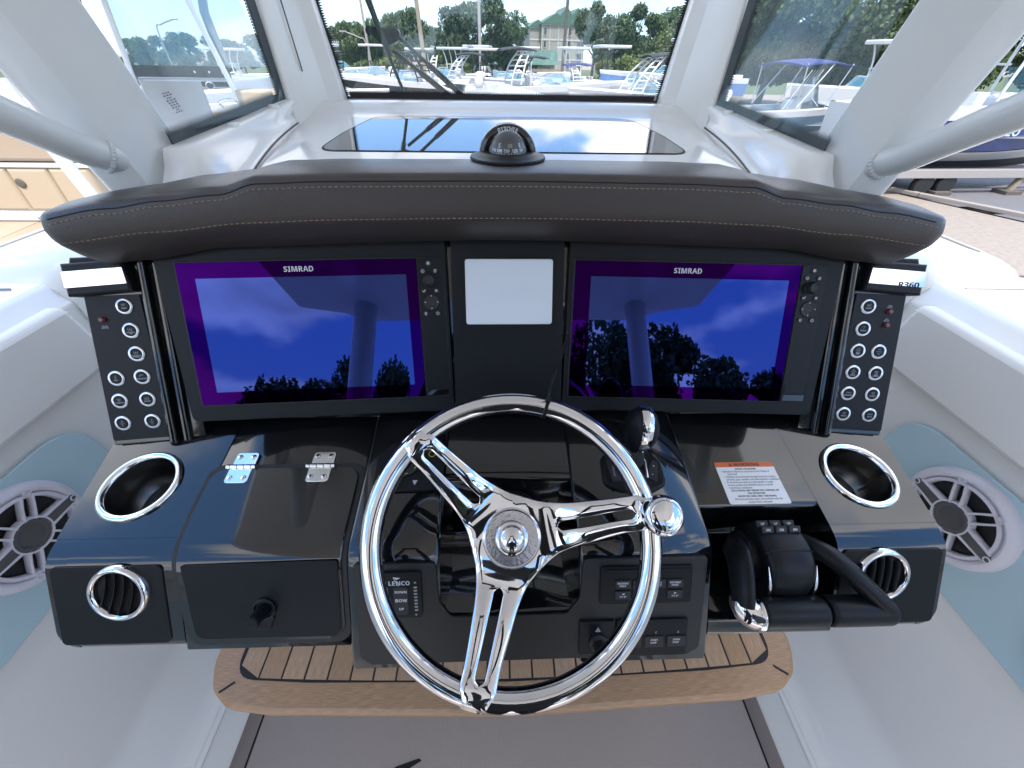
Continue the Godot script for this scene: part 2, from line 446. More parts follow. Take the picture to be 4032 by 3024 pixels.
func build_dash() -> void:
	var t := thing("helm_dashboard", "glossy black moulded helm dashboard in front of the steering wheel", "dashboard")
	var g := G.new()
	# shell of a side pod: open on top where the deck plate with its cup hole lies
	for s: int in [-1, 1]:
		var x0: float = -.655 if s < 0 else .486
		var x1: float = -.474 if s < 0 else .655
		var prof := [dash_at(.0285, 0)]
		for i in 13: prof.append(dash_at(.026 - .052 * i / 12.0))
		prof.append_array(rounded([dash_at(-.11), dash_at(-.144), Vector2(-.40, .80), Vector2(-.40, .82)], [0, .014, 0, 0]))
		var inner := [Vector2(-.40, .82), Vector2(-.225, .845)]
		inner.append(dash_at(-.115, -.02)); inner.append(dash_at(.0, -.03)); inner.append(dash_at(.0285, -.02))
		prof.append_array(inner)
		block(g, x0 + (.030 if s < 0 else 0.0), x1 - (.030 if s > 0 else 0.0), prof, .0)
		for i in 8:
			var a0 := PI / 2 * i / 8.0; var a1 := PI / 2 * (i + 1) / 8.0
			var xa0: float = .625 + .030 * sin(a0); var xb0: float = .625 + .030 * sin(a1)
			var up := .030 * (1 - cos((a0 + a1) / 2)); var slim := .0015 * pow(i / 7.0, 3) * 2.0
			var pr := [dash_at(.0285, -slim)]
			for q in 13: pr.append(dash_at(.026 - .052 * q / 12.0, -slim))
			pr.append_array(rounded([dash_at(-.10, -slim), dash_at(-.144 + up, -slim), Vector2(-.40, .80 + up), Vector2(-.40, .83 + up)], [0, .010, 0, 0]))
			pr.append(dash_at(0.0285, -.03))
			block(g, xa0 if s > 0 else -xb0, xb0 if s > 0 else -xa0, pr, .0)
		var cx := .582 * s
		var k := Transform3D(FK.basis, FK.origin)
		# deck plate with a round hole, in two halves
		var xa := x0 + .0005; var xb := x1 - .0005
		var c := Vector2(cx, 0.002)
		var out := [Vector2(xa, -.0795), Vector2(xb, -.0795), Vector2(xb, .13), Vector2(xa - (.022 if s < 0 else 0.0), .13)]
		if s > 0: out[2].x += .022
		for hf: int in [-1, 1]:
			var p := PackedVector2Array()
			p.append(Vector2(cx, out[0].y)); p.append(out[0] if hf < 0 else out[1]); p.append(out[3] if hf < 0 else out[2]); p.append(Vector2(cx, .13))
			for i in 25:
				var an := PI / 2 - hf * PI * i / 24.0
				p.append(c + Vector2(cos(an), sin(an)) * .0505)
			var tr := Geometry2D.triangulate_polygon(p)
			for i in range(0, tr.size(), 3):
				var A := p[tr[i]]; var B := p[tr[i + 1]]; var C := p[tr[i + 2]]
				if (B - A).cross(C - A) > 0:
					var q := B
					B = C; C = q
				g.t(k * Vector3(A.x, A.y, 0), k * Vector3(B.x, B.y, 0), k * Vector3(C.x, C.y, 0), 9001 + s)
		# outer cheek of the pod, below the deck plate
		g.q(k * Vector3(out[0].x if s < 0 else out[1].x, -.0795, 0), k * Vector3(out[3].x if s < 0 else out[2].x, .13, 0), k * Vector3(out[3].x if s < 0 else out[2].x, .13, -.14), k * Vector3(out[0].x if s < 0 else out[1].x, -.0795, -.12))
		var bx := xb if s < 0 else xa
		g.q(k * Vector3(bx, -.0795, 0), k * Vector3(bx, .13, 0), k * Vector3(bx, .13, -.14), k * Vector3(bx, -.0795, -.12))
	# middle: glovebox bay, two halves of the wheel bay, pocket, throttle bay
	var base := dash_profile(.235, -.13)
	base.append_array(rounded([dash_at(-.144), Vector2(-.42, .80), Vector2(-.52, .80)], [.0, 0, 0]))
	block(g, -.474, -.236, base, .002)
	var bulge := dash_profile(.235, -.15, .006)
	bulge.append_array(rounded([dash_at(-.178, .006), Vector2(-.42, .79), Vector2(-.52, .79)], [.0, 0, 0]))
	block(g, -.236, -.104, bulge, .006)
	block(g, .098, .2955, bulge, .006)
	var pocket := Array(rounded([dash_at(.235, .004), dash_at(.112, .004), Vector2(-.338, .874), dash_at(-.094, .003), dash_at(-.178, .003), Vector2(-.42, .79), Vector2(-.52, .79)], [0, .02, .02, .008, .006, 0, 0]))
	block(g, -.104, .098, pocket, .0)
	var bay := Array(rounded([dash_at(.235), dash_at(.0585), Vector2(-.322, .898), Vector2(-.29, .868), dash_at(-.120, .002), dash_at(-.148, .002), Vector2(-.42, .79), Vector2(-.52, .79)], [0, .014, .02, .03, .010, .008, 0, 0]))
	block(g, .2955, .486, bay, .0)
	# wall behind the displays and its top
	var wall := [Vector2(-.4865, .995), Vector2(-.4865 - .31 * .4695 - .004, .995 + .31 * .883), Vector2(-.80, 1.27), Vector2(-.80, .80), Vector2(-.48, .80)]
	for p in range(2): wall[p].x -= .012
	block(g, -.56, .56, wall, .0)
	block(g, -.64, .64, [Vector2(-.52, .95), Vector2(-.64, 1.24), Vector2(-.80, 1.26), Vector2(-.80, .80), Vector2(-.5, .80)], .004)
	part(t, "moulding", g, M.gloss)
	# chamfered cheek plates closing the corner between wall and deck
	var sat := G.new()
	sat.prism(rounded([Vector2(-.2234, -.0095), Vector2(-.108, -.0095), Vector2(-.104, -.07), Vector2(-.088, -.094), Vector2(.080, -.094), Vector2(.0985, -.07), Vector2(.103, -.0085), Vector2(.283, -.0085), Vector2(.279, -.155), Vector2(.262, -.1665), Vector2(-.206, -.1685), Vector2(-.2215, -.155)], [.006, .008, .012, .012, .012, .012, .008, .008, .012, .006, .006, .012]), .004, .0105, FF, .0012)
	part(t, "switch_fascia", sat, M.matte, "matte black fascia round the wheel pocket")
	for s: int in [-1, 1]:
		var f := G.new()
		var a := .486 if s > 0 else -.651
		f.prism(rrect(a + .006, -.131, a + .159, -.010, .008), -.004, .0012, FF, .0008)
		part(t, "vent_fascia", f, M.satin)
	# fascia of the three displays
	var wings := [[FL, rounded([Vector2(-.0008, .024), Vector2(-.0008, .312), Vector2(-.436, .306), Vector2(-.4535, .294), Vector2(-.4435, .024)], [0, 0, .02, .01, .012])], [FD, PackedVector2Array([Vector2(-.0942, .024), Vector2(.0942, .024), Vector2(.0942, .312), Vector2(-.0942, .312)])], [FR, rounded([Vector2(.0008, .024), Vector2(.4435, .024), Vector2(.4535, .294), Vector2(.436, .306), Vector2(.0008, .312)], [0, .012, .01, .02, 0])]]
	for w in wings:
		var f := G.new()
		f.prism(w[1], -.03, .0, w[0], .0012)
		part(t, "display_fascia", f, M.fascia)
	# rounded posts either side of the displays
	for s: int in [-1, 1]:
		var f := G.new()
		var fr := FSL if s < 0 else FSR
		var sh := -1.0 * s
		for e in [[.044, .055, .010], [.061, .073, .004]]:
			f.prism([Vector2(sh * (e[0] - .010), -.006), Vector2(sh * (e[1] - .010), -.006), Vector2(sh * e[1], .30), Vector2(sh * e[0], .30)], -.05, e[2], fr, .0045)
		f.prism([Vector2(sh * .038, -.01), Vector2(sh * .085, -.01), Vector2(sh * .085, .30), Vector2(sh * .038, .30)], -.08, -.004, fr, .0)
		part(t, "corner_post", f, M.gloss)
	# steering column in the pocket
	var c := G.new()
	var ax := Transform3D(FW.basis * UPZ, FW.origin)
	c.lathe([Vector2(.0, -.30), Vector2(.056, -.30), Vector2(.057, -.108), Vector2(.053, -.102), Vector2(.040, -.100), Vector2(.038, -.104), Vector2(.030, -.104), Vector2(.028, -.03), Vector2(.0, -.03)], 40, ax)
	part(t, "steering_column", c, M.satin)

	# brow
	var br := thing("dash_brow", "long brown padded vinyl brow with tan stitching along the dash top", "dash pad")
	var yl := [Vector2(0, 1.328), Vector2(.25, 1.3262), Vector2(.36, 1.3235), Vector2(.48, 1.314), Vector2(.62, 1.302)]
	var yu := [Vector2(0, 1.3748), Vector2(.24, 1.3738), Vector2(.33, 1.3715), Vector2(.385, 1.3585), Vector2(.46, 1.352), Vector2(.525, 1.344), Vector2(.64, 1.329)]
	var yb := [Vector2(0, 1.2795), Vector2(.43, 1.273), Vector2(.56, 1.2575), Vector2(.64, 1.250)]
	var zf := func(x): return -.57 + .035 * pow(x / .63, 2)
	var face := []; var top := []; var xs := []
	for i in 129: xs.append(-.598 + 1.196 * i / 128.0)
	for i in 8:
		var a := PI / 2 * (i + 1) / 8.0
		xs.append(.598 + .024 * sin(a)); xs.push_front(-.598 - .024 * sin(a))
	for x in xs:
		var ax2 := absf(x)
		var l := lerp_table(ax2, yl); var u := lerp_table(ax2, yu); var b := lerp_table(ax2, yb); var z: float = zf.call(minf(ax2, .61))
		var zb := lerpf(-.705, -.65, smoothstep(.42, .60, ax2))
		var sec := [Vector2(zb, b + .04), Vector2(z - .06, b - .002), Vector2(z - .046, b), Vector2(z - .022, lerpf(b, l, .45)), Vector2(z - .004, l - .007), Vector2(z, l), Vector2(z + .0025, lerpf(l, u, .3)), Vector2(z + .003, lerpf(l, u, .6)), Vector2(z + .0005, u - .005), Vector2(z - .002, u), Vector2(z - .0055, u + .0055), Vector2(z - .013, u + .0085), Vector2(z - .05, u + .0105), Vector2((z + zb) / 2, u + .0105), Vector2(zb + .02, u + .006), Vector2(zb, u - .004)]
		if ax2 > .598:
			var k := sqrt(maxf(0.0, 1.0 - pow((ax2 - .598) / .0245, 2)))
			var mid := Vector2(z - .06, (l + u) / 2 - .008)
			for i in sec.size():
				var f2 := lerpf(.86, 1.0, k)
				sec[i] = mid + (sec[i] - mid) * Vector2(lerpf(.80, 1.0, k), f2)
		var fa := PackedVector3Array(); var to := PackedVector3Array()
		for i in sec.size():
			if i <= 9: fa.append(Vector3(x, sec[i].y, sec[i].x))
			if i >= 9: to.append(Vector3(x, sec[i].y, sec[i].x))
		to.append(Vector3(x, sec[0].y, sec[0].x))
		face.append(fa); top.append(to)
	var gf := G.new(); gf.loft(face)
	for e in [face[0], face[face.size() - 1]]:
		for j in range(1, e.size() - 1): gf.t(e[0], e[j], e[j + 1])
	var gt := G.new(); gt.loft(top)
	for e in [top[0], top[top.size() - 1]]:
		for j in range(1, e.size() - 1): gt.t(e[0], e[j], e[j + 1])
	part(br, "front_panel", gf, M.vinyl_face); part(br, "top_panel", gt, M.vinyl)
	var stch := G.new(); var seam := G.new()
	for line in 2:
		var run := 0.0; var path := []
		var x := -.604
		while x < .604:
			var pts := []
			for e in 2:
				var xx := x + .0048 * e; var a := absf(xx)
				var z: float = zf.call(a)
				pts.append(Vector3(xx, lerp_table(a, yu) - .0058, z + .0012) if line == 0 else Vector3(xx, lerp_table(a, yl) - .0005, z + .0004))
			stch.tube(pts, .0007, 5)
			var a := absf(x)
			if line == 0: path.append(Vector3(x, lerp_table(a, yu), zf.call(a) - .0016))
			x += .0076
		if line == 0: seam.tube(path, .0007, 6)
	var so := part(br, "stitching", stch, M.thread); so.set_meta("kind", "stuff")
	part(br, "seam", seam, M.void)

# ---- displays and switches
func stroke(g: G, pts: Array, w: float, z: float, c := Vector2.ZERO, k := 1.0) -> void:
	for i in pts.size() - 1:
		var a: Vector2 = c + pts[i] * k; var b: Vector2 = c + pts[i + 1] * k
		var n := (b - a).normalized().orthogonal() * w / 2
		var e := (b - a).normalized() * w * .3
		g.q(Vector3(a.x - n.x - e.x, a.y - n.y - e.y, z), Vector3(a.x + n.x - e.x, a.y + n.y - e.y, z), Vector3(b.x + n.x + e.x, b.y + n.y + e.y, z), Vector3(b.x - n.x + e.x, b.y - n.y + e.y, z))
func arc(c: Vector2, r: float, a0: float, a1: float, n := 12) -> Array:
	var o := []
	for i in n + 1:
		var a := deg_to_rad(lerpf(a0, a1, float(i) / n))
		o.append(c + Vector2(cos(a), sin(a)) * r)
	return o
func plotter(f: Transform3D, u0: float, dv: float, label: String) -> void:
	var t := thing("chart_plotter", label, "chart plotter", f * Transform3D(Basis(), Vector3(u0, dv, 0)), "chart plotters in the dash")
	var g := G.new()
	g.prism(rrect(-.0025, .0505, .4165, .2860, .002), -.02, .0022, Transform3D(), .0008)
	part(t, "case", g, M.matte)
	g = G.new(); g.prism([Vector2(0, .0525), Vector2(.3722, .0525), Vector2(.3722, .2838), Vector2(0, .2838)], .0, .0034, Transform3D(), .0005)
	part(t, "bezel_glass", g, M.bezel)
	g = G.new(); g.q(Vector3(.0272, .0745, .0038), Vector3(.0272, .2590, .0038), Vector3(.3545, .2590, .0038), Vector3(.3545, .0745, .0038))
	part(t, "display", g, M.display)
	letters(t, "SIMRAD", .0083, P(.1865, .2708, .0037), M.print, .0004, true, 1.06)
	g = G.new(); g.prism([Vector2(.3735, .0525), Vector2(.4150, .0525), Vector2(.4150, .2838), Vector2(.3735, .2838)], .0, .0042, Transform3D(), .0008)
	var pad := part(t, "key_strip", g, M.satin)
	var keys := [[.3918, .2756, .0052], [.3822, .2634, .0042], [.4022, .2634, .0042], [.3822, .2318, .0044], [.4022, .2318, .0044], [.3826, .1948, .0044], [.4024, .1948, .0044]]
	for i in keys.size():
		var k: Array = keys[i]
		g = G.new(); g.lathe([Vector2(k[2], 0), Vector2(k[2], .0052), Vector2(k[2] * .8, .0058), Vector2(0, .0058)], 18, Transform3D(UPZ, Vector3(k[0], k[1], 0)))
		var b := part(t, "key", g, M.rubber)
		g = G.new()
		var c := Vector2(k[0], k[1]); var z := .0061
		match i:
			0:
				for a in 3:
					for q in 3: stroke(g, [Vector2(a - 1.25, q - 1), Vector2(a - .75, q - 1)], .0011, z, c, .0015)
			1:
				stroke(g, arc(Vector2.ZERO, 1, 0, 360, 16), .0006, z, c, .0026); stroke(g, [Vector2(-1, 0), Vector2(1, 0)], .0006, z, c, .0026); stroke(g, [Vector2(0, 0), Vector2(0, -1)], .0006, z, c, .0026)
			2:
				for a in 3: stroke(g, [Vector2(-1, a - 1), Vector2(1, a - 1)], .0009, z, c, .0018)
			3: stroke(g, [Vector2(-1, 0), Vector2(-.2, -.8), Vector2(1.1, .9)], .0010, z, c, .0020)
			4:
				stroke(g, [Vector2(-1, -1), Vector2(1, 1)], .0010, z, c, .0015); stroke(g, [Vector2(-1, 1), Vector2(1, -1)], .0010, z, c, .0015)
			5:
				stroke(g, arc(Vector2(0, .3), .7, -40, 220), .0009, z, c, .0022); stroke(g, [Vector2(-.5, 0), Vector2(0, -1.1), Vector2(.5, 0)], .0009, z, c, .0022)
			6:
				stroke(g, arc(Vector2.ZERO, 1, 120, 420), .0007, z, c, .0022); stroke(g, [Vector2(0, .3), Vector2(0, 1.3)], .0007, z, c, .0022)
		part(b, "symbol", g, M.print)
	g = G.new(); g.lathe([Vector2(.0108, 0), Vector2(.0108, .004), Vector2(.0098, .005), Vector2(.0098, .014), Vector2(.0085, .0165), Vector2(.006, .0158), Vector2(.0052, .0148), Vector2(.0, .0144)], 28, Transform3D(UPZ, Vector3(.3918, .2479, 0)))
	part(t, "rotary_knob", g, M.rubber)
	g = G.new(); g.lathe([Vector2(.0132, 0), Vector2(.0132, .0048), Vector2(.0120, .0062), Vector2(.0080, .0058), Vector2(.0070, .0050), Vector2(.0, .0056)], 32, Transform3D(UPZ, Vector3(.3932, .2134, 0)))
	var cur := part(t, "cursor_pad", g, M.rubber)
	g = G.new()
	for a in 4:
		var d := Vector2(0, 1).rotated(a * PI / 2)
		stroke(g, [d * .0094, d * .0110], .0012, .0065, Vector2(.3932, .2134))
	part(cur, "symbol", g, M.print)
	g = G.new(); g.prism([Vector2(.3765, .0660), Vector2(.4138, .0660), Vector2(.4138, .0852), Vector2(.3765, .0852)], .0, .0052, Transform3D(), .0008)
	part(t, "card_door", g, M.satin)
	g = G.new(); g.prism([Vector2(.3765, .0540), Vector2(.4138, .0540), Vector2(.4138, .0648), Vector2(.3765, .0648)], .0, .0048, Transform3D(), .0006)
	part(t, "card_latch", g, M.gloss)

func switch_pod(s: int, f: Transform3D, label: String) -> Node3D:
	var t := thing("switch_panel", label, "switch panel", f, "switch panels beside the displays")
	var m := float(s)   # mirror: outer side is -u on the left pod
	var g := G.new()
	g.prism([Vector2(m * -.060, -.006), Vector2(m * .040, -.006), Vector2(m * .044, .30), Vector2(m * -.048, .30)] if s > 0 else [Vector2(.060, -.006), Vector2(.048, .30), Vector2(-.044, .30), Vector2(-.040, -.006)], -.10, -.0015, Transform3D(), .006)
	part(t, "pod", g, M.gloss)
	g = G.new()
	g.prism(rounded([Vector2(m * -.0555, .0055), Vector2(m * .0362, .0055), Vector2(m * .0345, .243), Vector2(m * -.0455, .243)], [.004, .004, 0, 0], 3), -.002, .0008, Transform3D(), .0006)
	part(t, "panel", g, M.satin)
	g = G.new()
	g.prism([Vector2(m * -.0588, .2425), Vector2(m * .0335, .2475), Vector2(m * .0265, .2950), Vector2(m * -.0588, .2920)], -.05, .012, Transform3D(), .0035)
	g.prism([Vector2(m * -.0560, .2900), Vector2(m * .0250, .2930), Vector2(m * .0200, .302), Vector2(m * -.0520, .302)], -.06, .002, Transform3D(), .003)
	part(t, "cap", g, M.satin)
	g = G.new()
	g.prism([Vector2(m * -.0592, .2550), Vector2(m * .0288, .2588), Vector2(m * .0268, .2838), Vector2(m * -.0588, .2800)], .010, .0128, Transform3D(), .0006)
	var np := part(t, "nameplate", g, M.chrome)
	if s < 0: letters(np, "R360", .0085, P(.0345, .2585, .0130), M.ink, .0003, true, 1.25)
	return t
func push_button(t: Node3D, x: float, y: float, text: String, glyph: Array) -> void:
	var g := G.new()
	var at := Transform3D(UPZ, Vector3(x, y, .0008))
	g.lathe([Vector2(.0124, 0), Vector2(.0124, .0012), Vector2(.0112, .0022), Vector2(.0094, .0022), Vector2(.0088, .0014)], 32, at)
	var b := part(t, "push_button", g, M.brushed)
	g = G.new(); g.lathe([Vector2(.0088, 0), Vector2(.0088, .0014), Vector2(.0080, .0017), Vector2(.0078, .0012), Vector2(.0073, .0012), Vector2(.0071, .0018), Vector2(0, .0019)], 28, at)
	part(b, "button_face", g, M.satin)
	g = G.new()
	for l in glyph: stroke(g, l, .00055, .0029, Vector2(x, y + .0015), .0032)
	if glyph: part(b, "symbol", g, M.print_dim)
	var n := 0
	for w in text.split("|"):
		if w: letters(b, w, .0016, P(x, y - .0030 - .0021 * n, .0028), M.print_dim, .0003, true)
		n += 1
func led(t: Node3D, x: float, y: float, text: String, dy: float) -> void:
	var g := G.new(); g.lathe([Vector2(.0042, 0), Vector2(.0042, .003), Vector2(.0034, .005), Vector2(0, .0056)], 16, Transform3D(UPZ, Vector3(x, y, .0008)))
	part(t, "indicator_lamp", g, M.red)
	var n := 0
	for w in text.split("|"):
		letters(t, w, .0020, P(x, y + dy - .0027 * n, .0010), M.print_dim, .0003); n += 1
func build_displays() -> void:
	plotter(FL, -.4205, 0.0, "left chart plotter, its dark screen reflecting clouds")
	plotter(FR, .0106, -.0035, "right chart plotter, its dark screen beside the round horn switch panel")
	var g := G.new(); g.prism(rrect(-.0708, .1756, .0745, .2818, .0045), .0, .006, Transform3D(), .0012)
	var t := thing("screen_cover", "blank pale plastic cover on the dash centre between the chart plotters", "cover", FD)
	part(t, "plate", g, M.plastic_white)
	letters(t, "AHAMAY", .0185, P(.002, .2285, .0059), M.plastic_white, .0009, true, .86)
	var anchor := [[Vector2(0, 1), Vector2(0, -1)], [Vector2(-.5, .5), Vector2(.5, .5)], arc(Vector2(0, 0), 1, 200, 340)]
	var boat := [[Vector2(-1, .3), Vector2(-.6, -.6), Vector2(.6, -.6), Vector2(1, .3), Vector2(-1, .3)], [Vector2(-.3, .3), Vector2(-.2, .9), Vector2(.5, .9)]]
	var lamp := [[Vector2(-.9, .6), Vector2(.9, .6)], arc(Vector2(0, .6), .6, 180, 360), [Vector2(-.7, -.5), Vector2(-.4, -.1)], [Vector2(.7, -.5), Vector2(.4, -.1)], [Vector2(0, -.7), Vector2(0, -.2)]]
	var twin := [arc(Vector2(-.7, -.2), .6, 0, 180), arc(Vector2(.7, -.2), .6, 0, 180), [Vector2(-1.3, -.2), Vector2(1.3, -.2)]]
	var tank := [[Vector2(-.9, .7), Vector2(-.9, -.5), Vector2(.9, -.5), Vector2(.9, .7)], [Vector2(0, -.2), Vector2(0, .6)], [Vector2(-.5, .2), Vector2(.5, .2)]]
	var L := switch_pod(1, FSL, "left switch panel with a plain chrome plate and nine round buttons")
	push_button(L, .0092, .2251, "HEAT", [arc(Vector2(-.5, .1), .4, 90, 270), arc(Vector2(.1, .1), .4, 90, 270), arc(Vector2(.7, .1), .4, 90, 270), [Vector2(-.6, .6), Vector2(.8, .6)]])
	push_button(L, .0104, .1867, "LIVEWELL|1/2", tank); push_button(L, .0110, .1489, "TRANSFER|PUMPS", tank)
	push_button(L, .0112, .1109, "WASHDOWN", [[Vector2(-1, -.5), Vector2(-.6, .6), Vector2(.6, .8), Vector2(.9, .2)], [Vector2(-.4, .2), Vector2(.4, .2)]])
	push_button(L, .0114, .0729, "HATCH", tank)
	push_button(L, .0112, .0350, "", anchor + [[Vector2(-.4, -1.6), Vector2(0, -2.1), Vector2(.4, -1.6)]])
	push_button(L, -.0274, .1109, "ACC", [[Vector2(.3, 1), Vector2(-.4, 0), Vector2(.3, 0), Vector2(-.3, -1)]])
	push_button(L, -.0306, .0732, "COURTESY", lamp); push_button(L, -.0341, .0353, "", anchor + [[Vector2(-.4, -2.1), Vector2(0, -1.6), Vector2(.4, -2.1)]])
	led(L, -.0260, .2059, "HIGH|WATER", -.0105)
	var R := switch_pod(-1, FSR, "right switch panel under a chrome R360 plate, with ten round buttons")
	push_button(R, -.0122, .2221, "HORN", [[Vector2(-1, .3), Vector2(.2, .3), Vector2(.9, .8), Vector2(.9, -.5), Vector2(.2, 0), Vector2(-1, 0)], arc(Vector2(-.3, -.1), .35, 180, 360)])
	push_button(R, -.0132, .1845, "WIPER", [arc(Vector2(0, -.3), 1.2, 45, 135), [Vector2(0, -.5), Vector2(.5, .7)]])
	push_button(R, -.0140, .1466, "NAV|ANC", [arc(Vector2(0, .1), .5, 0, 360)] + range(8).map(func(i): return [Vector2(.8, 0).rotated(i * PI / 4) + Vector2(0, .1), Vector2(1.2, 0).rotated(i * PI / 4) + Vector2(0, .1)]))
	push_button(R, -.0147, .1093, "AFT|BILGE", boat); push_button(R, -.0152, .0716, "SPREADER", twin); push_button(R, -.0158, .0341, "BILGE", lamp)
	push_button(R, .0204, .1470, "", [[Vector2(-.6, .4), Vector2(0, 1), Vector2(.6, .4)], [Vector2(-1.4, -.5), Vector2(1.4, -.5)], [Vector2(-.6, -1.4), Vector2(0, -2), Vector2(.6, -1.4)]])
	push_button(R, .0234, .1094, "MID|LIGHTS", lamp); push_button(R, .0255, .0722, "COURT", lamp); push_button(R, .0281, .0347, "DECK", twin)
	led(R, .0232, .2150, "FWD|BILGE", .0095); led(R, .0225, .1926, "AFT|BILGE", .0095)

# ---------------------------------------------------------------- fittings on the dash
func smooth_table(x: float, t: Array) -> float:
	for i in t.size() - 1:
		if x <= t[i + 1].x:
			var a: Vector2 = t[maxi(i - 1, 0)]; var d: Vector2 = t[mini(i + 2, t.size() - 1)]
			return cubic_interpolate_in_time(t[i].y, t[i + 1].y, a.y, d.y, (x - t[i].x) / (t[i + 1].x - t[i].x), t[i + 1].x - t[i].x, a.x - t[i].x, d.x - t[i].x)
	return t[t.size() - 1].y
func spoke_h(r: float) -> float:
	return smooth_table(r, [Vector2(.0, -.026), Vector2(.03, -.026), Vector2(.06, -.026), Vector2(.10, -.010), Vector2(.15, .004), Vector2(.178, .0150), Vector2(.190, .0155), Vector2(.1985, .008)])
func spoke_w(r: float) -> float:
	return smooth_table(r, [Vector2(.0, .0525), Vector2(.028, .0505), Vector2(.045, .0415), Vector2(.06, .0355), Vector2(.08, .0305), Vector2(.11, .0270), Vector2(.15, .0235), Vector2(.172, .0225), Vector2(.18, .0215), Vector2(.1985, .0205)])
func build_wheel() -> void:
	var t := thing("steering_wheel", "polished chrome three-spoke steering wheel with a knob on its rim", "steering wheel", FW)
	var g := G.new()
	var ring := []
	for i in 96: ring.append(Vector3(cos(TAU * i / 96), sin(TAU * i / 96), 0) * .1857)
	g.tube(ring, .0145, 24, true)
	part(t, "rim", g, M.chrome)
	for ai in 3:
		var ang: float = [134.0, 12.0, 255.0][ai]
		g = G.new()
		var b := Basis(Vector3.BACK, deg_to_rad(ang))
		var slot := func(r): return 0.0062 * sqrt(clampf((r - .066) / .006, 0, 1)) * sqrt(clampf((.168 - r) / .006, 0, 1))
		for sd: float in [-1.0, 1.0]:
			var rows := []
			for i in 57:
				var r := lerpf(.012, .1985, i / 56.0)
				var w := spoke_w(r); var s: float = slot.call(r); var h := spoke_h(r) + .0003 * ai
				var sag := .0022 * smoothstep(.06, .1, r) * (1 - smoothstep(.16, .18, r))
				var wrap := .007 * smoothstep(.172, .19, r)
				var p := PackedVector3Array()
				var op := clampf(s / .003, 0, 1)
				p.append(b * Vector3(r, sd * s, h + .0003 - .0043 * op)); p.append(b * Vector3(r, sd * s, h + .0003 - (.0013 + sag * .2) * op)); p.append(b * Vector3(r, sd * lerpf(s, w, .05), h + .0003 - (.0003 + sag * .1) * op))
				p.append(b * Vector3(r, sd * lerpf(s, w, .35), h + .0003)); p.append(b * Vector3(r, sd * lerpf(s, w, .7), h - sag * .25 - wrap * .2)); p.append(b * Vector3(r, sd * lerpf(s, w, .93), h - sag * .8 - wrap * .7))
				p.append(b * Vector3(r, sd * w, h - .0016 - sag - wrap)); p.append(b * Vector3(r, sd * w, h - .005 - sag - wrap * 1.5))
				if sd < 0: p.reverse()
				rows.append(p)
			g.loft(rows)
		part(t, "spoke", g, M.chrome)
	g = G.new()
	g.lathe([Vector2(.0, -.034), Vector2(.040, -.034), Vector2(.0405, -.0235), Vector2(.0385, -.0222), Vector2(.0368, -.0228), Vector2(.0365, -.0240), Vector2(.0240, -.0240), Vector2(.0238, -.0226)], 64, Transform3D(UPZ, Vector3.ZERO))
	part(t, "hub", g, M.swirl)
	g = G.new()
	var prof := [Vector2(.0233, -.0262), Vector2(.0233, -.0222), Vector2(.0215, -.0200)]
	for i in 9:
		var a := PI / 2 * i / 8.0
		prof.append(Vector2(.0185 * cos(a), -.0195 + .010 * sin(a)))
	g.lathe(prof, 48, Transform3D(UPZ, Vector3.ZERO))
	part(t, "hub_cap", g, M.chrome)
	g = G.new()
	var k := Transform3D(UPZ, Vector3(.1816, .0386, 0))
	g.lathe([Vector2(.0, -.02), Vector2(.011, -.018), Vector2(.0125, .012), Vector2(.010, .020), Vector2(.010, .030), Vector2(.016, .036), Vector2(.0225, .044), Vector2(.0242, .052), Vector2(.0242, .060), Vector2(.0222, .0655), Vector2(.0195, .0672), Vector2(.0185, .0660)], 48, k)
	part(t, "knob", g, M.chrome)
	g = G.new()
	g.lathe([Vector2(.0186, .0655), Vector2(.0178, .0675), Vector2(.015, .0687), Vector2(.008, .0698), Vector2(0, .0701)], 40, k)
	part(t, "knob_cap", g, M.chrome)
	# cable tie
	var tie := thing("cable_tie", "black nylon cable tie looped round the top of the wheel rim", "cable tie")
	g = G.new()
	var c := FW * Vector3(.0498, .1789, 0)
	var rd := (FW.basis * Vector3(.0498, .1789, 0).normalized()); var nn := FW.basis.z; var tg := rd.cross(nn)
	for i in 24:
		var a0 := TAU * i / 24; var a1 := TAU * (i + 1) / 24
		var e0 := rd * cos(a0) + nn * sin(a0); var e1 := rd * cos(a1) + nn * sin(a1)
		g.q(c + e0 * .0158 - tg * .0024, c + e0 * .0158 + tg * .0024, c + e1 * .0158 + tg * .0024, c + e1 * .0158 - tg * .0024)
		for q in [-1.0, 1.0]: g.q(c + e0 * .0158 + tg * .0024 * q, c + e0 * .0143 + tg * .0024 * q, c + e1 * .0143 + tg * .0024 * q, c + e1 * .0158 + tg * .0024 * q)
	part(tie, "loop", g, M.satin)
	var hd := c + (rd * .55 + nn * .83).normalized() * .0175
	g = G.new(); g.box(hd, Vector3(.0075, .006, .005), .001, Basis(tg, rd, nn))
	part(tie, "head", g, M.satin)
	g = G.new()
	var pts := crom([hd, Vector3(.0575, 1.172, -.400), Vector3(.0625, 1.212, -.392), Vector3(.0665, 1.256, -.381)], 6)
	var rows := []
	for i in pts.size():
		var w := .0023 if i < pts.size() - 5 else .0018
		rows.append(PackedVector3Array([pts[i] + Vector3(-w, 0, .0007), pts[i] + Vector3(w, 0, .0007), pts[i] + Vector3(w, 0, -.0007), pts[i] + Vector3(-w, 0, -.0007)]))
	g.loft(rows, true, true)
	part(tie, "tail", g, M.satin)

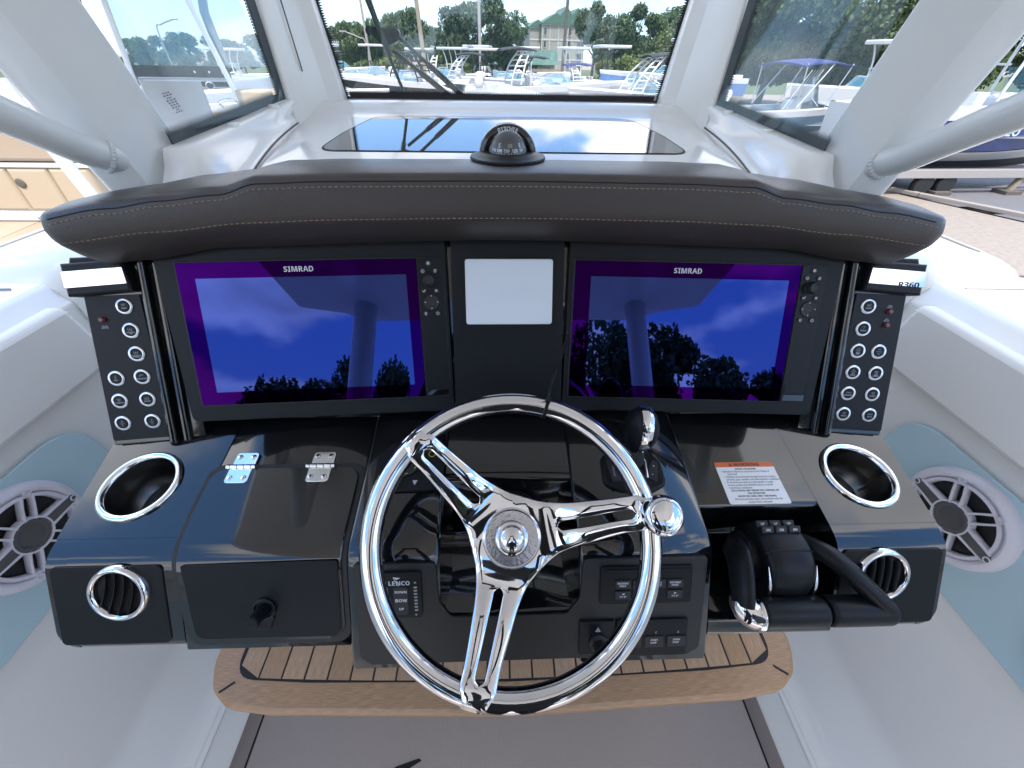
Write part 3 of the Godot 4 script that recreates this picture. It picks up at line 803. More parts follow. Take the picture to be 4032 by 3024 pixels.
func build_fittings() -> void:
	# cup holders
	for s: int in [-1, 1]:
		var t := thing("cup_holder", "left cup holder with a bright steel rim, beside the hinged glovebox lid" if s < 0 else "right cup holder with a bright steel rim, beside the white warning label", "cup holder", Transform3D(FK.basis, FK * Vector3(.582 * s, .002, 0)), "cup holders in the dash ends")
		var g := G.new()
		g.lathe([Vector2(.0580, .0004), Vector2(.0584, .0026), Vector2(.0568, .0050), Vector2(.0535, .0060), Vector2(.0498, .0048), Vector2(.0474, .0018), Vector2(.0466, -.003)], 64, Transform3D(UPZ, Vector3.ZERO))
		part(t, "rim", g, M.steel)
		g = G.new()
		g.lathe([Vector2(.0466, -.003), Vector2(.0462, -.03), Vector2(.0450, -.062), Vector2(.0415, -.066), Vector2(.0405, -.070), Vector2(.0385, -.092), Vector2(0, -.094)], 48, Transform3D(UPZ, Vector3.ZERO))
		part(t, "well", g, M.cupsteel)
	# air vents
	for s: int in [-1, 1]:
		var t := thing("air_vent", "left round air vent with a chrome ring below a cup holder" if s < 0 else "right round air vent with a chrome ring behind the throttle grips", "air vent", Transform3D(FF.basis, FF * Vector3(.5525 * s, -.049, .001)), "round air vents in the dash face")
		var g := G.new()
		var pr := []
		for i in 13:
			var a := PI * i / 12
			pr.append(Vector2(.0365 + .0052 * cos(a), .0085 * sin(a)))
		pr.append(Vector2(.0310, -.003))
		g.lathe(pr, 56, Transform3D(UPZ, Vector3.ZERO))
		part(t, "ring", g, M.chrome)
		g = G.new(); g.lathe([Vector2(.0313, .004), Vector2(.0305, .0012), Vector2(0, .0008)], 32, Transform3D(UPZ, Vector3.ZERO))
		part(t, "throat", g, M.void)
		for i in 4:
			var x := -.0186 + .0124 * i
			var l := sqrt(.0304 * .0304 - x * x)
			g = G.new()
			var rows := []
			for k in 9:
				var v := lerpf(-l, l, k / 8.0)
				var bow := .003 * (1 - pow(v / .0304, 2))
				rows.append(PackedVector3Array([Vector3(x - .0045, v, .0012), Vector3(x - .0008 + bow, v, .0072), Vector3(x + .0006 + bow, v, .0072), Vector3(x - .003, v, .0012)]))
			g.loft(rows, true, true)
			part(t, "vane", g, M.satin, "", Transform3D(Basis(Vector3.BACK, -.28 if s < 0 else -.05), Vector3.ZERO))
	# glovebox lid
	var lid := thing("glovebox_lid", "black hinged glovebox lid with a key lock, left of the wheel", "glovebox lid")
	var g := G.new(); drape(g, lid_rows(.0), .0052); part(lid, "panel", g, M.gloss)
	g = G.new(); drape(g, lid_rows(.0085), .0020); part(lid, "gasket", g, M.rubber)
	g = G.new(); g.prism(rounded([Vector2(-.4625, -.008), Vector2(-.4535, -.1235), Vector2(-.2475, -.1235), Vector2(-.2455, -.0045)], [.004, .018, .016, .006]), .004, .0060, FF, .0007)
	part(lid, "face_plate", g, M.satin)
	g = G.new()
	g.prism(rounded([Vector2(-.3690, -.0870), Vector2(-.3685, -.1075), Vector2(-.3460, -.1085), Vector2(-.3370, -.0870)], [.002, .003, .006, .004]), .005, .0085, FF, .001)
	g.lathe([Vector2(.0160, .005), Vector2(.0165, .0085), Vector2(.0135, .010), Vector2(.0125, .0065), Vector2(0, .0065)], 30, FF * Transform3D(UPZ, Vector3(-.3520, -.0760, 0)))
	g.lathe([Vector2(.0100, .005), Vector2(.0085, .026), Vector2(.0090, .027), Vector2(.0090, .034), Vector2(.0080, .0355), Vector2(0, .0355)], 26, FF * Transform3D(UPZ, Vector3(-.3530, -.0775, 0)))
	var lock := part(lid, "lock", g, M.satin)
	g = G.new(); g.box(FF * Vector3(-.3530, -.0775, .0358), Vector3(.0062, .0013, .0006), 0, FF.basis)
	part(lock, "keyhole", g, M.void)
	# hinges
	for i in 2:
		var x: float = [-.434, -.3075][i]
		var h := thing("hinge", ["left polished steel hinge of the glovebox lid", "right polished steel hinge of the glovebox lid, nearer the wheel"][i], "hinge", Transform3D(FK.basis, FK * Vector3(x, .0283, .0028)), "glovebox hinges")
		for e in [[.0030, .0275, .0], [-.0275, -.0030, .0026]]:
			g = G.new(); g.prism(rounded([Vector2(-.0180, e[0]), Vector2(.0180, e[0]), Vector2(.0180, e[1]), Vector2(-.0180, e[1])], [0, 0, .006, .006] if e[1] > 0 else [.006, .006, 0, 0]), -.002 + e[2], .0016 + e[2], Transform3D(), .0006)
			part(h, "leaf", g, M.steel)
		for k in 5:
			var w: float = [.006, .0105, .0105, .0105, .006][k]; var cx: float = [-.0200, -.0112, 0.0, .0112, .0200][k]
			g = G.new(); g.lathe([Vector2(0, -w / 2), Vector2(.0036, -w / 2), Vector2(.0042, -w / 2 + .0006), Vector2(.0042, w / 2 - .0006), Vector2(.0036, w / 2), Vector2(0, w / 2)], 16, Transform3D(Basis(Vector3(0, 1, 0), Vector3(1, 0, 0), Vector3(0, 0, -1)), Vector3(cx, 0, .0045)))
			part(h, "knuckle", g, M.steel)
		for sx in [-1, 1]:
			for sy in [-1, 1]:
				g = G.new()
				var at := Vector3(.0108 * sx, .0192 * sy, .0016 + (.0026 if sy < 0 else 0.0))
				g.lathe([Vector2(.0044, 0), Vector2(.0040, .0007), Vector2(.0026, .0010), Vector2(0, .0010)], 16, Transform3D(UPZ, at))
				var sc := part(h, "screw", g, M.chrome)
				g = G.new(); g.box(at + Vector3(0, 0, .0011), Vector3(.0034, .0007, .0003)); g.box(at + Vector3(0, 0, .00115), Vector3(.0007, .0034, .0003))
				part(sc, "cross_slot", g, M.void)
	# warning label
	var w := thing("warning_label", "white and orange warning label stuck on the dash right of the wheel", "label", Transform3D(FK.basis, FK * Vector3(.3950, -.0095, .0003)))
	g = G.new(); g.prism(rrect(-.0495, -.0365, .0495, .0365, .003), 0, .0004)
	part(w, "sheet", g, M.white)
	g = G.new(); g.prism(rounded([Vector2(-.0495, .0275), Vector2(.0495, .0275), Vector2(.0495, .0365), Vector2(-.0495, .0365)], [0, 0, .003, .003]), .0002, .0006)
	part(w, "banner", g, M.orange)
	letters(w, "WARNING", .0052, P(.004, .0320, .0006), M.ink, .0003, true, 1.25)
	g = G.new(); stroke(g, [Vector2(-1, -.8), Vector2(1, -.8), Vector2(0, 1), Vector2(-1, -.8)], .0007, .0009, Vector2(-.0235, .0318), .0026); stroke(g, [Vector2(0, .3), Vector2(0, -.5)], .0006, .0009, Vector2(-.0235, .0318), .0026)
	part(w, "symbol", g, M.ink)
	var lines := [[0.0, "AVOID COLLISIONS-", 1], [-.003, "•  Maintain lookout as required by the \"Rules of", 0], [-.026, "the Road\"", 0], [.001, "•  Visibility can be limited by high boat trim angles,", 0], [.005, "persons, gear, weather and atmospheric conditions.", 0], [-.004, "•  At all times proceed at a safe speed, in order", 0], [-.004, "to take proper and effective action to avoid", 0], [-.0215, "hazardous conditions.", 0], [0.0, "SUCH ISSUES ARE UNDER THE CONTROL OF", 1], [0.0, "THE OPERATOR!", 1], [0.0, "AVOID SKI LINES AND TOW ROPES-", 1], [0.0, "Ski lines and tow ropes can backlash into the", 0], [0.0, "cockpit when released.", 0]]
	for i in lines.size():
		letters(w, lines[i][1], .00275, P(lines[i][0], .0240 - .00475 * i, .0005), M.ink if lines[i][2] else M.inkgrey, .0002, lines[i][2] == 1, 1.0)
	# chip of paint beside the left cup holder
	# trim tab control
	var l := thing("trim_tab_control", "black LENCO trim tab keypad left of the steering column", "keypad", FF * Transform3D(Basis(), Vector3(-.1625, -.0555, .0105)))
	g = G.new(); g.prism(rrect(-.0365, -.0355, .0345, .0355, .006), 0, .004, Transform3D(), .0015)
	part(l, "plate", g, M.satin)
	letters(l, "LENCO", .0062, P(.004, .0190, .0040), M.print, .0003, true, 1.1)
	g = G.new(); g.t(Vector3(-.004, .0285, .0043), Vector3(.006, .0275, .0043), Vector3(.0005, .0245, .0043)); stroke(g, [Vector2(-.004, .0285), Vector2(.003, .0140)], .0008, .0043)
	part(l, "flag_mark", g, M.print)
	for c in [-.0200, .0062]:
		g = G.new(); g.prism(rrect(c - .0105, -.0285, c + .0105, .0145, .005), .003, .0062, Transform3D(), .0012)
		var kp := part(l, "rocker", g, M.rubber)
		for e in [["DOWN", .0070, .0034], ["BOW", -.0060, .0046], ["UP", -.0190, .0034]]:
			letters(kp, e[0], e[2], P(c, e[1], .0062), M.print, .0003, true, 1.15)
	for i in 8:
		g = G.new(); g.box(Vector3(.0262 + .0001 * i, .0125 - .0050 * i, .0042), Vector3(.0045, .0024, .0006))
		part(l, "level_bar", g, M.print_dim)
	for e in [1.0, -1.0]:
		g = G.new(); var y := .0187 if e > 0 else -.0288
		g.t(Vector3(.0262 - .0022, y, .0042), Vector3(.0262, y + .0030 * e, .0042), Vector3(.0262 + .0022, y, .0042))
		part(l, "level_arrow", g, M.print_dim)
	# autopilot keypad
	var a := thing("autopilot_keypad", "black autopilot keypad right of the steering column", "keypad", FF * Transform3D(Basis(), Vector3(.1935, -.0490, .0105)))
	g = G.new(); g.prism(rrect(-.0665, -.0290, .0665, .0290, .003), 0, .0035, Transform3D(), .0015)
	g.box(Vector3(0, .0245, .003), Vector3(.125, .003, .004), .001)
	part(a, "plate", g, M.satin)
	var txt := ["HEADING|HOLD", "COURSE|HOLD", "TRACK|POINT", "PATTERN|STEER"]
	for i in 4:
		var x := -.0342 + .0252 * i
		g = G.new(); g.prism(rrect(x - .0112, -.0030, x + .0112, .0095, .0012), .003, .0056, Transform3D(), .0008)
		var b := part(a, "button", g, M.rubber)
		var n := 0
		for s in txt[i].split("|"):
			letters(b, s, .0027, P(x - .0008, .0052 - .0040 * n, .0056), M.print, .0003, true, .95); n += 1
		if i == 2: continue
		g = G.new(); g.prism(rrect(x - .0112, -.0200, x + .0112, -.0075, .0012), .003, .0056, Transform3D(), .0008)
		b = part(a, "button", g, M.rubber)
		letters(b, "1°/ 5°" if i != 1 else "STBY", .0028, P(x, -.0160, .0056), M.print, .0003)
		if i != 1:
			g = G.new(); var d := -1.0 if i == 0 else 1.0
			g.t(Vector3(x - .0018 * d, -.0098, .0060), Vector3(x - .0018 * d, -.0128, .0060), Vector3(x + .0022 * d, -.0113, .0060)); part(b, "symbol", g, M.print)
	# stop switch and engine start panel
	var h := thing("stop_switch", "black emergency stop switch with a small warning triangle, below the autopilot keypad", "switch", FF * Transform3D(Basis(), Vector3(.1240, -.1325, .0105)))
	g = G.new(); g.prism(rrect(-.0255, -.0260, .0255, .0285, .003), 0, .0040, Transform3D(), .0015); part(h, "plate", g, M.satin)
	g = G.new(); stroke(g, [Vector2(-1, -.8), Vector2(1, -.8), Vector2(0, 1), Vector2(-1, -.8)], .0008, .0044, Vector2(.001, .0150), .0032); stroke(g, [Vector2(-.3, -.5), Vector2(0, .3), Vector2(.3, -.5)], .0006, .0044, Vector2(.001, .0150), .0032); part(h, "symbol", g, M.print)
	g = G.new(); g.lathe([Vector2(.0140, .003), Vector2(.0135, .007), Vector2(.0105, .009), Vector2(.0090, .009), Vector2(.0085, .020), Vector2(.0100, .022), Vector2(.0095, .034), Vector2(0, .035)], 28, Transform3D(UPZ, Vector3(.002, -.006, 0))); part(h, "button", g, M.rubber)
	var e := thing("engine_start_panel", "black engine start stop panel behind the lower right of the wheel rim", "switch panel", FF * Transform3D(Basis(), Vector3(.2050, -.1340, .0105)))
	g = G.new(); g.prism(rrect(-.0530, -.0290, .0530, .0300, .003), 0, .0040, Transform3D(), .0015); part(e, "plate", g, M.satin)
	for i in 3:
		var x := -.0300 + .0330 * i
		letters(e, ["P", "C", "S"][i], .0030, P(x + .003, .0095, .0040), M.print, .0003)
		g = G.new(); g.prism(rrect(x - .0140, -.0130, x + .0140, .0045, .0012), .003, .0060, Transform3D(), .0010)
		var b := part(e, "rocker", g, M.rubber)
		letters(b, "START", .0027, P(x, -.0010, .0060), M.print, .0003); letters(b, "STOP", .0027, P(x - .001, -.0055, .0060), M.print, .0003)
	# thruster panel behind the upper left of the rim
	var th := thing("thruster_panel", "round-cornered black thruster panel with yellow arrows, behind the upper left spoke", "control panel", FK * Transform3D(Basis(), Vector3(-.1600, .0235, .006)))
	g = G.new(); g.prism(rounded([Vector2(-.055, -.044), Vector2(.050, -.042), Vector2(.056, .020), Vector2(.030, .044), Vector2(-.035, .044), Vector2(-.058, .015)], .014), 0, .006, Transform3D(), .002); part(th, "plate", g, M.satin)
	g = G.new(); g.lathe([Vector2(.024, .005), Vector2(.024, .009), Vector2(.018, .0105), Vector2(0, .0105)], 32, Transform3D(UPZ, Vector3(-.010, .004, 0))); part(th, "dial", g, M.rubber)
	g = G.new()
	for q in 4: stroke(g, arc(Vector2(-.010, .004), .021, q * 90 - 35, q * 90 + 20, 6), .0012, .0112)
	part(th, "arrow_line", g, M.yellow)
	g = G.new(); g.t(Vector3(.028, -.010, .0066), Vector3(.028, -.018, .0066), Vector3(.036, -.0135, .0066)); g.t(Vector3(.006, -.026, .0066), Vector3(.014, -.026, .0066), Vector3(.010, -.034, .0066)); part(th, "arrow_head", g, M.print)
	letters(th, "SL-FISH", .0030, P(.030, .031, .0060), M.yellow, .0003)
	g = G.new(); stroke(g, arc(Vector2(.032, .021), .0055, 0, 360), .0012, .0066); g.t(Vector3(.0375, .0235, .0066), Vector3(.043, .021, .0066), Vector3(.0375, .0185, .0066)); part(th, "fish_mark", g, M.yellow)

func build_joystick() -> void:
	var t := thing("joystick", "black docking joystick with a chrome band across its ball grip", "joystick", FK * Transform3D(Basis(Vector3.BACK, -.05), Vector3(.200, .017, .002)))
	var g := G.new()
	g.prism(rounded([Vector2(-.050, -.034), Vector2(-.020, -.044), Vector2(.026, -.044), Vector2(.052, -.030), Vector2(.050, .010), Vector2(.022, .048), Vector2(-.022, .048), Vector2(-.050, .012)], .016), -.004, .011, Transform3D(), .005)
	part(t, "base", g, M.satin)
	for e in [[-.0315, -.012, .30, "JOYSTICK"], [.0325, -.008, -.32, ""], [.002, -.016, 0.0, "POINT"]]:
		g = G.new()
		var k := Transform3D(Basis(Vector3.BACK, e[2]), Vector3(e[0], e[1], 0))
		g.prism(rounded([Vector2(-.010, -.016), Vector2(.009, -.018), Vector2(.006, .018), Vector2(-.004, .022)] if e[2] != 0.0 else [Vector2(-.009, -.004), Vector2(.009, -.004), Vector2(.008, .006), Vector2(0, .009), Vector2(-.008, .006)], .003), .010, .0132, k, .001)
		var b := part(t, "button", g, M.rubber)
		if e[3]: letters(b, e[3], .0028, k * P(0, 0, .0132, PI / 2.4 if e[2] > 0 else 0.0), M.print_dim, .0003)
		else:
			g = G.new(); g.box(k * Vector3(0, .008, .0136), Vector3(.002, .002, .0004)); g.box(k * Vector3(0, -.008, .0136), Vector3(.002, .0012, .0004)); part(b, "symbol", g, M.print)
	g = G.new(); g.tube([Vector3(.0165, .030, .012), Vector3(.0225, .008, .0125), Vector3(.0200, -.022, .012)], [.001, .003, .0035], 10)
	part(t, "chrome_strip", g, M.chrome)
	g = G.new()
	var pr := []
	for i in 9: pr.append(Vector2(.0235 - .0016 * i + (.0014 if i % 2 else 0.0), .009 + .0042 * i))
	g.lathe(pr, 28, Transform3D(UPZ, Vector3(0, .016, 0)))
	part(t, "boot", g, M.rubber)
	var bz := Basis(Vector3.RIGHT, -.28)
	g = G.new(); g.ball(Vector3(-.0005, .024, .083), Vector3(.026, .030, .040), 24, bz); part(t, "grip", g, M.satin)
	g = G.new()
	var rows := []
	for i in 25:
		var a := deg_to_rad(-80.0 + 190.0 * i / 24)
		var row := PackedVector3Array()
		for k in 5:
			var u := lerpf(-.0072, .0088, k / 4.0)
			var q := sqrt(1 - pow(u / .026, 2)) * 1.022
			row.append(Vector3(-.0005, .024, .083) + bz * Vector3(u, -.030 * q * cos(a), .040 * q * sin(a)))
		rows.append(row)
	g.loft(rows); part(t, "chrome_band", g, M.chrome)

func build_throttle() -> void:
	var t := thing("throttle_control", "black twin-lever throttle control with horizontal grips in the dash bay", "throttle")
	# housing: arched body lofted along its arch, from the back wall over the crest to the lip
	var spine := [[Vector3(.394, .925, -.318), .0335, .030], [Vector3(.394, .962, -.305), .034, .024], [Vector3(.394, .976, -.280), .0345, .022], [Vector3(.394, .975, -.252), .0345, .022], [Vector3(.394, .962, -.228), .033, .022], [Vector3(.394, .935, -.213), .031, .024], [Vector3(.394, .900, -.210), .026, .026], [Vector3(.394, .872, -.214), .022, .03]]
	var g := G.new()
	var dense := []
	for i in spine.size() - 1:
		for k in 5:
			var u := k / 5.0
			var p0: Vector3 = spine[maxi(i - 1, 0)][0]; var p3: Vector3 = spine[mini(i + 2, spine.size() - 1)][0]
			dense.append([spine[i][0].cubic_interpolate(spine[i + 1][0], p0, p3, u), lerpf(spine[i][1], spine[i + 1][1], u)])
	dense.append([spine[spine.size() - 1][0], spine[spine.size() - 1][1]])
	var core := Vector3(.394, .890, -.275)
	var rows := []
	for i in dense.size():
		var c: Vector3 = dense[i][0]; var w: float = dense[i][1]
		var out := (c - core); out.x = 0; var d := out.length(); out = out.normalized()
		var row := PackedVector3Array()
		for e in [[-1.0, -d * .9], [-1.0, -.020], [-.985, -.010], [-.93, -.0035], [-.80, -.0008], [-.4, .0006], [0.0, .001], [.4, .0006], [.80, -.0008], [.93, -.0035], [.985, -.010], [1.0, -.020], [1.0, -d * .9]]:
			row.append(c + Vector3(e[0] * w, 0, 0) + out * e[1])
		rows.append(row)
	g.loft(rows)
	part(t, "housing", g, M.satin)
	# seam between lid and body
	g = G.new()
	var sm := []
	for x in [-.037, -.030, -.015, 0, .015, .030, .037]: sm.append(Vector3(.394 + x * .93, .9755 - (.006 if absf(x) > .034 else 0.0), -.2515))
	g.tube(sm, .0011, 6); part(t, "seam", g, M.void)
	# trim buttons
	for i in 3:
		for k in 2:
			g = G.new()
			var b := Basis(Vector3.RIGHT, -1.06 + .22 * k)
			var at := Vector3(.374 + .0200 * i, .9775 - .0015 + (.0015 if k == 1 else -.004), -.2845 - .012 * (1 - k) + .0025)
			at = Vector3(.374 + .0200 * i, [.9745, .9795][k], [-.2935, -.2815][k])
			g.box(at, Vector3(.0172, .0098, .005), .0015, b)
			var q := part(t, "trim_button", g, M.rubber)
			letters(q, ["UP", "DN"][k], .0032, Transform3D(b, at) * P(0, 0, .0026), M.print, .0003)
	for s: int in [-1, 1]:
		# chrome blade along the body
		g = G.new(); g.tube(crom([Vector3(.394 + s * .0345, .962, -.236), Vector3(.394 + s * .0325, .938, -.2155), Vector3(.394 + s * .0290, .905, -.2085)], 5), [.0006, .001, .0018, .0028, .0034, .004, .004, .004, .004, .004, .003], 8, false, .5)
		part(t, "chrome_trim", g, M.chrome)
		# pivot drum
		g = G.new(); g.lathe([Vector2(0, .0), Vector2(.034, .0), Vector2(.034, .012), Vector2(.028, .016), Vector2(0, .017)], 32, Transform3D(Basis(Vector3(0, 0, 1), Vector3(s, 0, 0), Vector3(0, 1, 0)), Vector3(.394 + s * .033, .925, -.272)))
		part(t, "pivot", g, M.satin)
		g = G.new()
		var a: Array = crom([Vector3(.344, .932, -.282), Vector3(.330, .952, -.255), Vector3(.322, .944, -.222), Vector3(.320, .926, -.202)], 6) if s < 0 else crom([Vector3(.440, .938, -.285), Vector3(.462, .955, -.252), Vector3(.492, .942, -.220), Vector3(.520, .922, -.199)], 6)
		var rr := []
		for i in a.size(): rr.append(lerpf(.021, .017, float(i) / (a.size() - 1)) if s < 0 else lerpf(.024, .021, float(i) / (a.size() - 1)))
		g.tube(a, rr, 16, false, .62)
		part(t, "lever", g, M.satin)
		g = G.new()
		var x0 := .343 if s < 0 else .4390; var x1 := .4365 if s < 0 else .532
		var ax := Transform3D(Basis(Vector3(0, 1, 0), Vector3(1, 0, 0), Vector3(0, 0, -1)), Vector3(0, .9135, -.1945))
		var pr := [Vector2(0, x0)]
		for i in 6: pr.append(Vector2(.0215 - .006 * (1 - sin(PI / 2 * i / 5)), x0 + .006 * (1 - cos(PI / 2 * i / 5))))
		for i in 6: pr.append(Vector2(.0215 - .008 * (1 - cos(PI / 2 * i / 5)), x1 - .008 * (1 - sin(PI / 2 * i / 5))))
		pr.append(Vector2(0, x1))
		g.lathe(pr, 36, ax, .92)
		part(t, "grip", g, M.satin)
	g = G.new()
	g.tube(crom([Vector3(.3195, .927, -.212), Vector3(.326, .918, -.201), Vector3(.335, .9135, -.1955), Vector3(.344, .9135, -.1945)], 5), [.014, .0155, .0165, .0175, .0185, .0192, .0198, .0203, .0207, .021, .0213, .0216, .0218, .022, .0222, .0222], 20)
	var cc := part(t, "chrome_collar", g, M.chrome)
	g = G.new(); g.box(Vector3(.3300, .9295, -.1825), Vector3(.014, .012, .006), .0015, Basis(Vector3(1, -.1, .25).normalized(), Vector3(.1, .72, .68).normalized().slide(Vector3(1, -.1, .25).normalized()).normalized(), Vector3(1, -.1, .25).normalized().cross(Vector3(.1, .72, .68).slide(Vector3(1, -.1, .25).normalized()).normalized())).orthonormalized())
	part(cc, "thumb_switch", g, M.rubber)

func build_compass() -> void:
	var o := Vector3(0.0, 1.3840, -.668)
	var t := thing("compass", "black domed RITCHIE compass standing on the brown dash brow", "compass", Transform3D(Basis(), o))
	var g := G.new()
	g.lathe([Vector2(0, 0), Vector2(.0560, 0), Vector2(.0572, .0025), Vector2(.0560, .0050), Vector2(.049, .0062), Vector2(.047, .0070), Vector2(.040, .0105), Vector2(0, .0105)], 56)
	part(t, "base", g, M.satin)
	# hood: half ring standing behind the dome
	g = G.new()
	var rows := []
	for i in 33:
		var a := PI * i / 32
		var row := PackedVector3Array()
		for e in [[.0290, -.004], [.0290, .010], [.0405, .006], [.0430, .002], [.0430, -.012], [.0400, -.018], [.0330, -.018]]:
			row.append(Vector3(cos(a) * e[0], .005 + sin(a) * e[0] * .93, e[1] - .006))
		rows.append(row)
	g.loft(rows, true, true); part(t, "hood", g, M.gloss)
	g = G.new(); g.ball(Vector3(0, .0085, .003), Vector3(.0285, .0305, .0285), 40); part(t, "dome", g, M.clear)
	g = G.new(); g.lathe([Vector2(0, .0365), Vector2(.006, .0362), Vector2(.014, .0325), Vector2(.0225, .0235), Vector2(.0262, .0150), Vector2(.0272, .0095), Vector2(0, .0095)], 48, Transform3D(Basis(), Vector3(0, 0, .003)))
	var card := part(t, "card", g, M.matte)
	var tk := G.new()
	for i in 72:
		var a := TAU * i / 72
		var h := .0026 if i % 2 == 0 else .0013
		var d := Vector3(sin(a), 0, cos(a)); var sd := Vector3(cos(a), 0, -sin(a)) * .00032
		var c := Vector3(0, .0100, .003) + d * .0275
		tk.q(c - sd, c + sd, c + sd + Vector3(0, h, 0), c - sd + Vector3(0, h, 0))
	part(card, "tick_marks", tk, M.print)
	for e in [["210", -.86, 0], ["180", -.50, 0], ["150", -.08, 0], ["120", .36, 0], ["90", .78, 0], ["S", -.52, 1], ["SE", .12, 2], ["E", .74, 1]]:
		var d := Vector3(sin(e[1]), 0, cos(e[1]))
		var up: bool = e[2] > 0
		var at := Vector3(0, .0152 if not up else .0212, .003) + d * (.0271 if not up else .0247)
		var b := Basis(Vector3.UP, e[1]) * Basis(Vector3.RIGHT, -.30 if not up else -.62)
		letters(card, e[0], [.0042, .0062, .0048][e[2]], Transform3D(b, at), M.print if e[2] != 2 else M.print_dim, .0004, true, .9)
	g = G.new(); g.bar(Vector3(.0008, .006, .0325), Vector3(.0008, .0195, .0312), .0006); part(t, "lubber_line", g, M.thread)
	var arcs := "RITCHIE"
	for i in 7:
		var a := PI / 2 - (i - 3) * .118
		letters(t, arcs[i], .0060, Transform3D(Basis(Vector3.BACK, a - PI / 2), Vector3(cos(a) * .0362, .005 + sin(a) * .0362 * .93, .0025)), M.print, .0006, true, 1.0)

# ---------------------------------------------------------------- cockpit of our boat
func build_cockpit() -> void:
	var g := G.new()
	g.box(Vector3(0, -.06, .3), Vector3(2.0, .12, 6.0), 0)
	setting("cockpit_floor", g, M.skid)
	# bare gelcoat margins beside the mat
	for s: int in [-1, 1]:
		var o := thing("boat_side", "left white fibreglass cockpit side and gunwale of our boat" if s < 0 else "right white fibreglass cockpit side and gunwale of our boat", "boat side")
		g = G.new()
		var prof := rounded([Vector2(1.22, -.6), Vector2(1.33, .90), Vector2(1.335, 1.05), Vector2(1.305, 1.098), Vector2(1.06, 1.092), Vector2(1.022, 1.05), Vector2(1.018, .50), Vector2(.975, .16), Vector2(.90, .012), Vector2(.845, .003)], [0, .2, .04, .03, .03, .03, .1, .15, .06, 0], 6)
		var rows := []
		for z in [2.6, 1.6, .6, 0.0, -.5, -.9, -1.3, -1.8, -2.4]:
			var row := PackedVector3Array()
			for p in prof: row.append(Vector3(s * p.x, p.y, z))
			rows.append(row)
		g.loft(rows)
		part(o, "wall", g, M.gel)
		g = G.new()   # raised forward coaming
		rows = []
		for e in [[-.85, .0], [-.885, .024], [-.91, .032], [-.98, .036], [-1.5, .04], [-2.4, .05]]:
			var row := PackedVector3Array()
			for p in [[1.016, .86], [1.016, 1.04 + e[1] * .8], [1.03, 1.075 + e[1]], [1.075, 1.092 + e[1]], [1.255, 1.096 + e[1]], [1.278, 1.094 + e[1] * .8], [1.292, 1.06]]:
				row.append(Vector3(s * p[0], p[1], e[0]))
			rows.append(row)
		g.loft(rows, false, true)
		part(o, "raised_coaming", g, M.gel)
		g = G.new(); g.tube([Vector3(s * 1.262, 1.0985, 1.6), Vector3(s * 1.262, 1.0985, -.77), Vector3(s * 1.24, 1.0985, -.81), Vector3(s * 1.10, 1.0955, -.82)], .0022, 6)
		g.tube([Vector3(s * 1.235, 1.134, -.95), Vector3(s * 1.225, 1.139, -1.9)], .0025, 6)
		part(o, "seam", g, mat(.35, .33, .33, .8))
		g = G.new(); g.box(Vector3(s * .8605, .004, .4), Vector3(.006, .004, 3.4), .001); part(o, "cove_line", g, M.gel)
		# bolster on the wall
		var wf := facing(Vector3(s * 1.016, 0, 0), Vector3.UP, Vector3(0, 0, s))
		var c := thing("coaming_bolster", "left padded white bolster along the cockpit wall" if s < 0 else "right padded white bolster along the cockpit wall", "cushion", wf)
		var pol := rounded([Vector2(s * -.822, .905), Vector2(s * 1.4, .905), Vector2(s * 1.4, 1.068), Vector2(s * -.795, 1.068)], .022)
		g = G.new(); g.prism(pol, -.01, .034, Transform3D(), .014); part(c, "pad", g, M.cushion)
		g = G.new()
		g.tube([Vector3(s * -.795, 1.050, .028), Vector3(s * 1.35, 1.050, .028)], .0035, 8); g.tube([Vector3(s * -.795, 1.036, .031), Vector3(s * 1.35, 1.036, .031)], .0016, 6)
		part(c, "piping", g, M.cushion)
		# pale speaker panel
		var pp := thing("speaker_panel", "pale blue rounded speaker panel on the left cockpit wall" if s < 0 else "pale blue rounded speaker panel on the right cockpit wall", "panel", wf)
		pol = rounded([Vector2(s * -.665, .560), Vector2(s * 1.3, .560), Vector2(s * 1.3, .846), Vector2(s * -.665, .846)], [.12, .1, .1, .10], 8)
		g = G.new(); g.prism(pol, .0, .0065, Transform3D(), .003); part(pp, "panel", g, M.pale)
		for k in (1 if s < 0 else 2):
			var lab: String = "left cockpit loudspeaker with a pale slotted grille" if s < 0 else ["right cockpit loudspeaker with a pale slotted grille, beside the dash corner", "right cockpit loudspeaker cut off by the photo edge, aft of the other"][k]
			var sp := thing("loudspeaker", lab, "loudspeaker", wf * P(s * (-.439 if k == 0 else -.118), .727 if k == 0 else .705, .0065), "loudspeakers in the cockpit walls")
			speaker(sp, -3.0 if s < 0 else -5.0)
	# floor mat
	var mt := thing("floor_mat", "taupe woven floor mat with dark border lines in front of the helm", "mat")
	g = G.new(); g.prism([Vector2(-.765, -1.9), Vector2(.765, -1.9), Vector2(.765, .55), Vector2(-.765, .55)], .0005, .010, Transform3D(Basis(Vector3.RIGHT, -PI / 2), Vector3.ZERO), .003)
	part(mt, "field", g, M.mat)
	for s: int in [-1, 1]:
		g = G.new(); g.box(Vector3(s * .7425, .0065, .67), Vector3(.042, .009, 2.4), .001); part(mt, "border", g, M.mat_edge)
		g = G.new(); g.box(Vector3(s * .7205, .0075, .67), Vector3(.005, .008, 2.4), .0005); part(mt, "border_line", g, M.void)
	g = G.new()
	var fish := [Vector2(-.2491, .1533), Vector2(-.2407, .1484), Vector2(-.298, .122), Vector2(-.3379, .0905), Vector2(-.39, .02), Vector2(-.52, -.06), Vector2(-.50, .03), Vector2(-.43, .075), Vector2(-.3732, .1144), Vector2(-.3064, .1392)]
